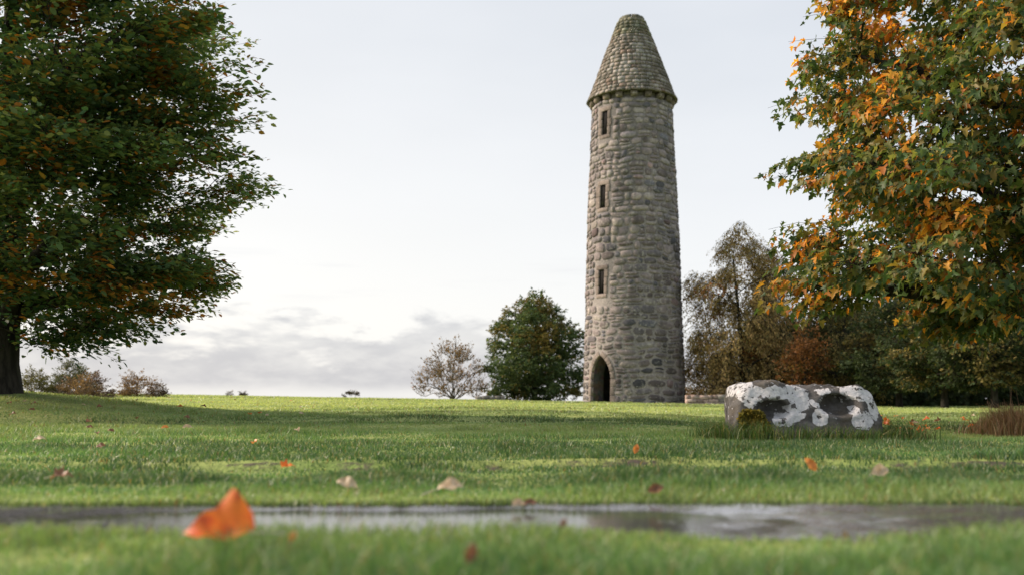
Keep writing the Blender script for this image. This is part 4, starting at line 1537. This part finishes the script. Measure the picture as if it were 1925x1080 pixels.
def grass():
    rg = np.random.default_rng(99)
    mb = MB()
    bands = [  # y0, y1, density, height, width, lod
        (1.15, 2.36, 19000, 0.031, 0.0032, 0),
        (2.90, 4.4, 11000, 0.028, 0.0036, 0),
        (4.4, 6.4, 5600, 0.029, 0.0050, 0),
        (6.4, 10.0, 2900, 0.028, 0.0085, 1),
        (10.0, 17.0, 1100, 0.028, 0.016, 1),
        (17.0, 30.0, 330, 0.030, 0.036, 1),
        (30.0, 62.0, 85, 0.032, 0.085, 1)]
    for y0, y1, den, hh, wd, lod in bands:
        wid1 = 0.53 * y1 + 0.7
        n = int(den * (y1 - y0) * 2 * wid1)
        y = rg.uniform(y0, y1, n)
        x = rg.uniform(-1, 1, n) * wid1
        m = np.abs(x) < 0.53 * y + 0.6
        x, y = x[m], y[m]
        p = np.stack([x * 2.3, y * 2.3, 0 * x], -1)
        clump = fbm(p, 3, 55)
        fine = vnoise(np.stack([x * 16, y * 16, 0 * x], -1), 56)
        ok = (~path_mask(x, y)) & (rg.random(len(x)) < 0.35 + 0.9 * fine)
        ok &= rg.random(len(x)) > soil_amount(x, y) * 0.84
        dx, dy = (x - BO[0]) / 0.60, (y - BO[1]) / 0.30
        ok &= dx * dx + dy * dy > 1
        ok &= (x - TX) ** 2 + (y - TY) ** 2 > 2.3 ** 2
        x, y, clump = x[ok], y[ok], clump[ok]
        h = hh * (0.30 + 2.6 * clump ** 2.0) * rg.uniform(0.5, 1.25, len(x))
        far_e = y - path_far(x)
        h = h * np.where((far_e > 0) & (far_e < 0.25), 0.72 + 1.0 * np.clip(far_e, 0, 0.25), 1.0)
        blades(mb, x, y, ground_z(x, y) - 0.003, h, wd * rg.uniform(0.7, 1.3, len(x)), grass_col(x, y, rg) * (1.28 - 0.55 * clump * (1 - sstep(12, 25, y)))[:, None], rg, lod, 0.75)
    # blades hanging over the far turf edge and hiding the cut soil
    n = 15000
    x = rg.uniform(-4, 4, n)
    y = path_far(x) - rg.random(n) ** 2 * 0.03 + 0.004
    c = grass_col(x, y, rg) * 0.85
    blades(mb, x, y, -0.018 + 0.016 * rg.random(n), 0.020 * rg.uniform(0.5, 1.2, n), 0.004 * rg.uniform(0.7, 1.3, n), c, rg, 0, 0.6)
    o = mb.build('grass', M_GRASS)
    tag(o, 'short dewy lawn grass', 'grass', kind='stuff')
    # long grass round the boulder's foot
    mb = MB()
    n = 5200
    a = rg.uniform(0, 2 * math.pi, n)
    rr = 1.0 + np.abs(rg.normal(0, 0.20, n))
    x = BO[0] + np.cos(a) * 0.60 * rr + rg.normal(0, 0.03, n)
    y = BO[1] - 0.05 + np.sin(a) * 0.37 * rr
    extra = rg.random(n) < 0.22
    x = np.where(extra, BO[0] + 0.72 + rg.normal(0, 0.10, n), x); y = np.where(extra, BO[1] - 0.12 + rg.normal(0, 0.12, n), y)
    h = 0.110 * rg.uniform(0.35, 1.3, n) * (1.0 + 0.35 * np.cos(a - 3.6))
    c = palette([(0.045, 0.095, 0.022), (0.060, 0.120, 0.030), (0.085, 0.145, 0.035), (0.12, 0.15, 0.05)], rg.random(n), 0.25, rg)
    dead = rg.random(n) < 0.09
    c[dead] = np.array((0.30, 0.24, 0.12))
    for seg in range(1):
        blades(mb, x, y, ground_z(x, y) - 0.01, h, 0.0065 * rg.uniform(0.7, 1.2, n), c, rg, 0, 0.75)
    o = mb.build('tall_grass', M_TALL)
    tag(o, 'long dark green grass round the foot of the boulder', 'grass', kind='stuff')


grass()


def dry_clump():
    rg = np.random.default_rng(123)
    c0 = at(1905, 796, 9.8)
    base = np.array((c0[0], 9.8, float(ground_z(c0[0], 9.8))))
    root = thing('dry_grass_clump', 'clump of dry brown grass and stalks at the right edge of the lawn', 'grass clump', tuple(base))
    mb = MB()
    n = 3600
    x = base[0] + rg.normal(0, 0.17, n); y = base[1] + rg.normal(0, 0.18, n)
    fall = np.exp(-((x - base[0]) / 0.30) ** 2)
    h = 0.30 * rg.uniform(0.3, 1.15, n) * (0.35 + 0.65 * fall)
    c = palette([(0.24, 0.15, 0.085), (0.30, 0.20, 0.12), (0.17, 0.10, 0.06), (0.13, 0.12, 0.05)], rg.random(n), 0.25, rg)
    blades(mb, x, y, ground_z(x, y) - 0.01, h, 0.006 * rg.uniform(0.6, 1.3, n), c, rg, 0, 0.5)
    mb.build('blades', M_TALL, root, origin=base)
    mb = MB()
    for k in range(26):
        x0, y0 = base[0] + rg.normal(0, 0.13), base[1] + rg.normal(0, 0.1)
        hh = rg.uniform(0.22, 0.46)
        e = np.array((x0 + rg.normal(0, 0.06), y0 + rg.normal(0, 0.05), base[2] + hh))
        s = np.array((x0, y0, base[2] - 0.02))
        mb.tube(bez(s, (s + e) / 2 + rg.normal(0, 0.015, 3), e, 5), np.linspace(0.003, 0.0015, 5), 3, (0.22, 0.13, 0.08))
    mb.build('stalks', M_TALL, root, origin=base)


dry_clump()


# ------------------------------------------------------------------ fallen leaves
def mat_fallen(name, c1, c2, c3):
    m, t = material(name)
    g = t.n('ShaderNodeTexCoord').outputs['Object']
    n1 = t.noise(g, 22.0, 4, 0.6)
    n2 = t.noise(g, 60.0, 3, 0.6)
    c = t.mix(t.ss(n1, 0.38, 0.62), rgba(c1), rgba(c2))
    c = t.mix(t.ss(n2, 0.58, 0.75), c, rgba(c3))
    p = t.n('ShaderNodeBsdfPrincipled', Base__Color=c, Roughness=0.45)
    tr = t.n('ShaderNodeBsdfTranslucent', Color=c)
    mx = t.n('ShaderNodeMixShader', Fac=0.35)
    t.t.links.new(p.outputs[0], mx.inputs[1]); t.t.links.new(tr.outputs[0], mx.inputs[2])
    t.n('ShaderNodeOutputMaterial', Surface=mx.outputs[0])
    return m


M_ORANGE = mat_fallen('orange_leaf', (0.78, 0.20, 0.015), (0.62, 0.09, 0.012), (0.30, 0.02, 0.01))
M_AMBER = mat_fallen('amber_leaf', (0.62, 0.24, 0.05), (0.50, 0.15, 0.03), (0.35, 0.10, 0.03))
M_TAN = mat_fallen('tan_leaf', (0.46, 0.34, 0.22), (0.55, 0.44, 0.32), (0.36, 0.22, 0.10))
M_BROWN = mat_fallen('brown_leaf', (0.16, 0.07, 0.035), (0.24, 0.11, 0.05), (0.09, 0.04, 0.02))
M_STEM = mat_fallen('pale_stem', (0.55, 0.50, 0.45), (0.62, 0.56, 0.50), (0.45, 0.36, 0.30))


def dense_maple(sub=3, half=MAPLE_HALF):
    bm = bmesh.new()
    pts = half + [(-x, y) for x, y in half[-2:0:-1]]
    vs = [bm.verts.new((x, y, 0)) for x, y in pts]
    c = bm.verts.new((0, .36, 0))
    for i in range(len(vs)):
        bm.faces.new((vs[i], vs[(i + 1) % len(vs)], c))
    bmesh.ops.subdivide_edges(bm, edges=bm.edges, cuts=sub, use_grid_fill=True)
    V = np.array([v.co for v in bm.verts]); bm.verts.index_update()
    F = [tuple(v.index for v in f.verts) for f in bm.faces]
    bm.free()
    return V, F


DM = dense_maple()
FOLDED_HALF = [(0, .04), (.18, -.01), (.34, .06), (.42, .20), (.57, .40), (.45, .54), (.34, .60), (.25, .72), (.12, .86), (0, 1.0)]
DF = dense_maple(3, FOLDED_HALF)


def oval_dense():
    V, F = [], []
    n = 10
    for i in range(n + 1):
        t_ = i / n
        w_ = 0.30 * math.sin(math.pi * min(1, t_ * 0.97 + 0.015)) ** 0.8
        for j in range(-2, 3):
            V.append((w_ * j / 2, t_, 0))
    for i in range(n):
        for j in range(4):
            a = i * 5 + j
            F.append((a, a + 1, a + 6, a + 5))
    return np.array(V), F


DO = oval_dense()


def fallen(name, label, shape, mat, pos, size, axis, normal, curl=(0.5, 0.4), group=None, stem=0.35, wave=0.05, seed=0):
    """one leaf: pos is where its stalk end meets the blade, axis points along the midrib"""
    V, F = shape
    V = V.copy()
    x, y = V[:, 0], V[:, 1]
    rg = np.random.default_rng(seed)
    z = curl[0] * np.abs(x) ** 1.2 - curl[1] * (y - 0.3) ** 2 + wave * np.sin(7 * x + 5 * y + seed) + wave * np.sin(11 * y - 4 * x)
    Y = norm(np.array(axis, float)); Z = np.array(normal, float)
    X = norm(np.cross(Y, Z)); Z = np.cross(X, Y)
    W = (X * V[:, :1] + Y * V[:, 1:2] + Z * z[:, None]) * size
    pos = np.asarray(pos, float)
    root = thing(name, label, 'leaf', tuple(pos), group)
    mb = MB(); mb.add(W, F)
    ob = mb.build('blade', mat, root, smooth=True, origin=(0, 0, 0))
    if stem:
        s0 = (Y * 0.06 + Z * z[np.argmin(np.abs(x) + np.abs(y - 0.05))]) * size
        s1 = s0 - Y * stem * size * 0.5 + Z * 0.03 * size
        s2 = s0 - Y * stem * size - Z * 0.02 * size + X * 0.06 * size
        mb = MB(); mb.tube(bez(s0, s1, s2, 6), np.linspace(0.016, 0.024, 6) * size, 5)
        mb.build('stalk', M_STEM, root, smooth=True, origin=(0, 0, 0))
    return root


def gpos(px, py, lift=0.03):
    """point where the photograph's ray meets the lawn, raised into the grass tips"""
    Y = np.concatenate([np.arange(1.2, 8, 0.02), np.arange(8, 70, 0.1)])
    d = at(px, py, 1.0) - np.array((0, 0, CAM_Z))
    X, Z = d[0] * Y, CAM_Z + d[2] * Y
    G = ground_z(X, Y) + lift
    hit = np.where(Z <= G)[0]
    k = hit[0] if len(hit) else len(Y) - 60
    return np.array((X[k], Y[k], G[k]))


p = at(474, 1002, 1.96)
fallen('fallen_leaf', 'large bright orange curled maple leaf standing in the near grass', DF, M_ORANGE, p, 0.130,
       (-1.0, -0.05, 0.06), (0.0, -0.50, 0.86), (0.62, 0.12), stem=0.55, wave=0.05, seed=3)
NAMED = [
    (528, 876, 'red orange leaf lying beyond the path, left of the centre', DM, M_ORANGE, 0.065, (1, 0.2, 0.1), (0, -0.4, 1), 0.0, 0.045),
    (632, 903, 'pale grey folded leaf lying beyond the path, right of the red orange one', DO, M_TAN, 0.070, (1, -0.2, -0.15), (0.1, -0.8, 0.7), 0.0, 0.04),
    (822, 930, 'pale tan leaf with a long stalk near the far path edge', DO, M_TAN, 0.075, (1, 0.1, 0.25), (-0.2, -0.7, 0.8), 0.7, 0.04),
    (1534, 884, 'orange leaf standing in the grass in front of the boulder', DO, M_AMBER, 0.060, (-0.6, 0, 0.8), (0, -1, 0.2), 0.2, 0.03),
    (1638, 890, 'tan folded leaf in the grass right of the orange one before the boulder', DO, M_TAN, 0.075, (1, 0.1, 0.35), (0, -0.9, 0.5), 0.2, 0.03),
    (1193, 852, 'small amber leaf upright on the lawn below the tower', DO, M_AMBER, 0.050, (0.3, 0, 1), (0, -1, 0.1), 0.0, 0.03),
    (1728, 812, 'bright orange leaf on the lawn right of the boulder', DM, M_ORANGE, 0.075, (0.1, 0, 1), (0, -1, 0.2), 0.2, 0.02),
    (100, 893, 'brown withered leaf in the grass at the far left beyond the path', DM, M_BROWN, 0.070, (1, 0, 0.1), (0, -0.5, 1), 0.5, 0.04),
    (180, 839, 'small brown leaf on the lawn below the left tree', DO, M_BROWN, 0.055, (1, 0, 0.3), (0, -0.8, 0.7), 0.0, 0.03),
    (880, 1060, 'dark red brown leaf sunk in the nearest grass at the bottom', DO, M_BROWN, 0.035, (0.3, 0, 1), (0.2, -1, 0.2), 0.0, 0.03),
    (545, 1022, 'small orange leaf scrap beside the large orange leaf', DO, M_AMBER, 0.022, (0.4, 0, 1), (0, -1, 0.3), 0.0, 0.035),
    (1055, 992, 'tiny red brown leaf at the near edge of the puddle', DO, M_BROWN, 0.020, (0.5, 0, 1), (0, -1, 0.3), 0.0, 0.04),
    (1218, 940, 'faded brown leaf hanging over the far path edge', DO, M_BROWN, 0.05, (1, 0, 0.3), (0, -1, 0.5), 0.0, 0.03),
]
for i, (px, py, lab, shp, mt, sz, ax, nr, stm, lift) in enumerate(NAMED):
    fallen('fallen_leaf', lab, shp, mt, gpos(px, py, lift), sz, ax, nr, (0.5, 0.35), stem=stm, seed=10 + i)
for i, (px, Y, lab, mt) in enumerate([(962, 2.90, 'pale brown leaf lying on the wet path, left of two', M_TAN), (984, 2.92, 'brown leaf lying on the wet path, right of two', M_BROWN)]):
    q = at(px, 960, Y)
    fallen('fallen_leaf', lab, DO, mt, (q[0], Y, 0.006), 0.045, (1, 0.3, 0.15), (0, -0.6, 0.8), (0.6, 0.3), stem=0, seed=40 + i)
rl = random.Random(4)
LOOK = [('amber', M_AMBER), ('amber', M_AMBER), ('bright orange', M_ORANGE), ('dark brown', M_BROWN), ('pale tan', M_TAN)]
for i in range(46):                       # drift of leaves between the boulder and the dry grass
    px = rl.uniform(1650, 1920); py = rl.gauss(794, 7)
    by = 'in the drift right of the boulder'
    if i > 34:
        px = rl.uniform(1835, 1922); py = rl.uniform(786, 803); by = 'caught under the dry grass clump'
    a = rl.uniform(0, 6.28)
    word, mt = rl.choice(LOOK)
    shp, sw = rl.choice(((DM, 'lobed'), (DO, 'oval')))
    lab = 'small %s %s leaf %s' % (word, sw, by)
    fallen('fallen_leaf', lab, shp, mt, gpos(px, py, 0.045), rl.uniform(0.06, 0.10),
           (math.cos(a), math.sin(a), rl.uniform(-0.1, 0.5)), (rl.uniform(-.4, .4), -0.5, 1), (0.6, 0.4), 'leaf drift right of the boulder', stem=0, seed=100 + i)
for i in range(34):                       # scattered under and beyond the left tree
    px = rl.uniform(5, 600); py = rl.choice((rl.uniform(750, 790), rl.uniform(760, 830)))
    a = rl.uniform(0, 6.28)
    word, mt = rl.choice(LOOK[1:2] + LOOK[3:] + LOOK[3:4])
    where = 'on the lawn under the left tree' if px < 200 else 'on the lawn right of the left tree' if px < 420 else 'on the open lawn left of the centre'
    fallen('fallen_leaf', 'small withered %s leaf lying %s%s' % (word, where, ', far off' if py < 780 else ''), DO, mt, gpos(px, py, 0.04), rl.uniform(0.055, 0.09),
           (math.cos(a), math.sin(a), rl.uniform(0, 0.5)), (rl.uniform(-.4, .4), -0.5, 1), (0.6, 0.4), 'leaves scattered near the left tree', stem=0, seed=200 + i)
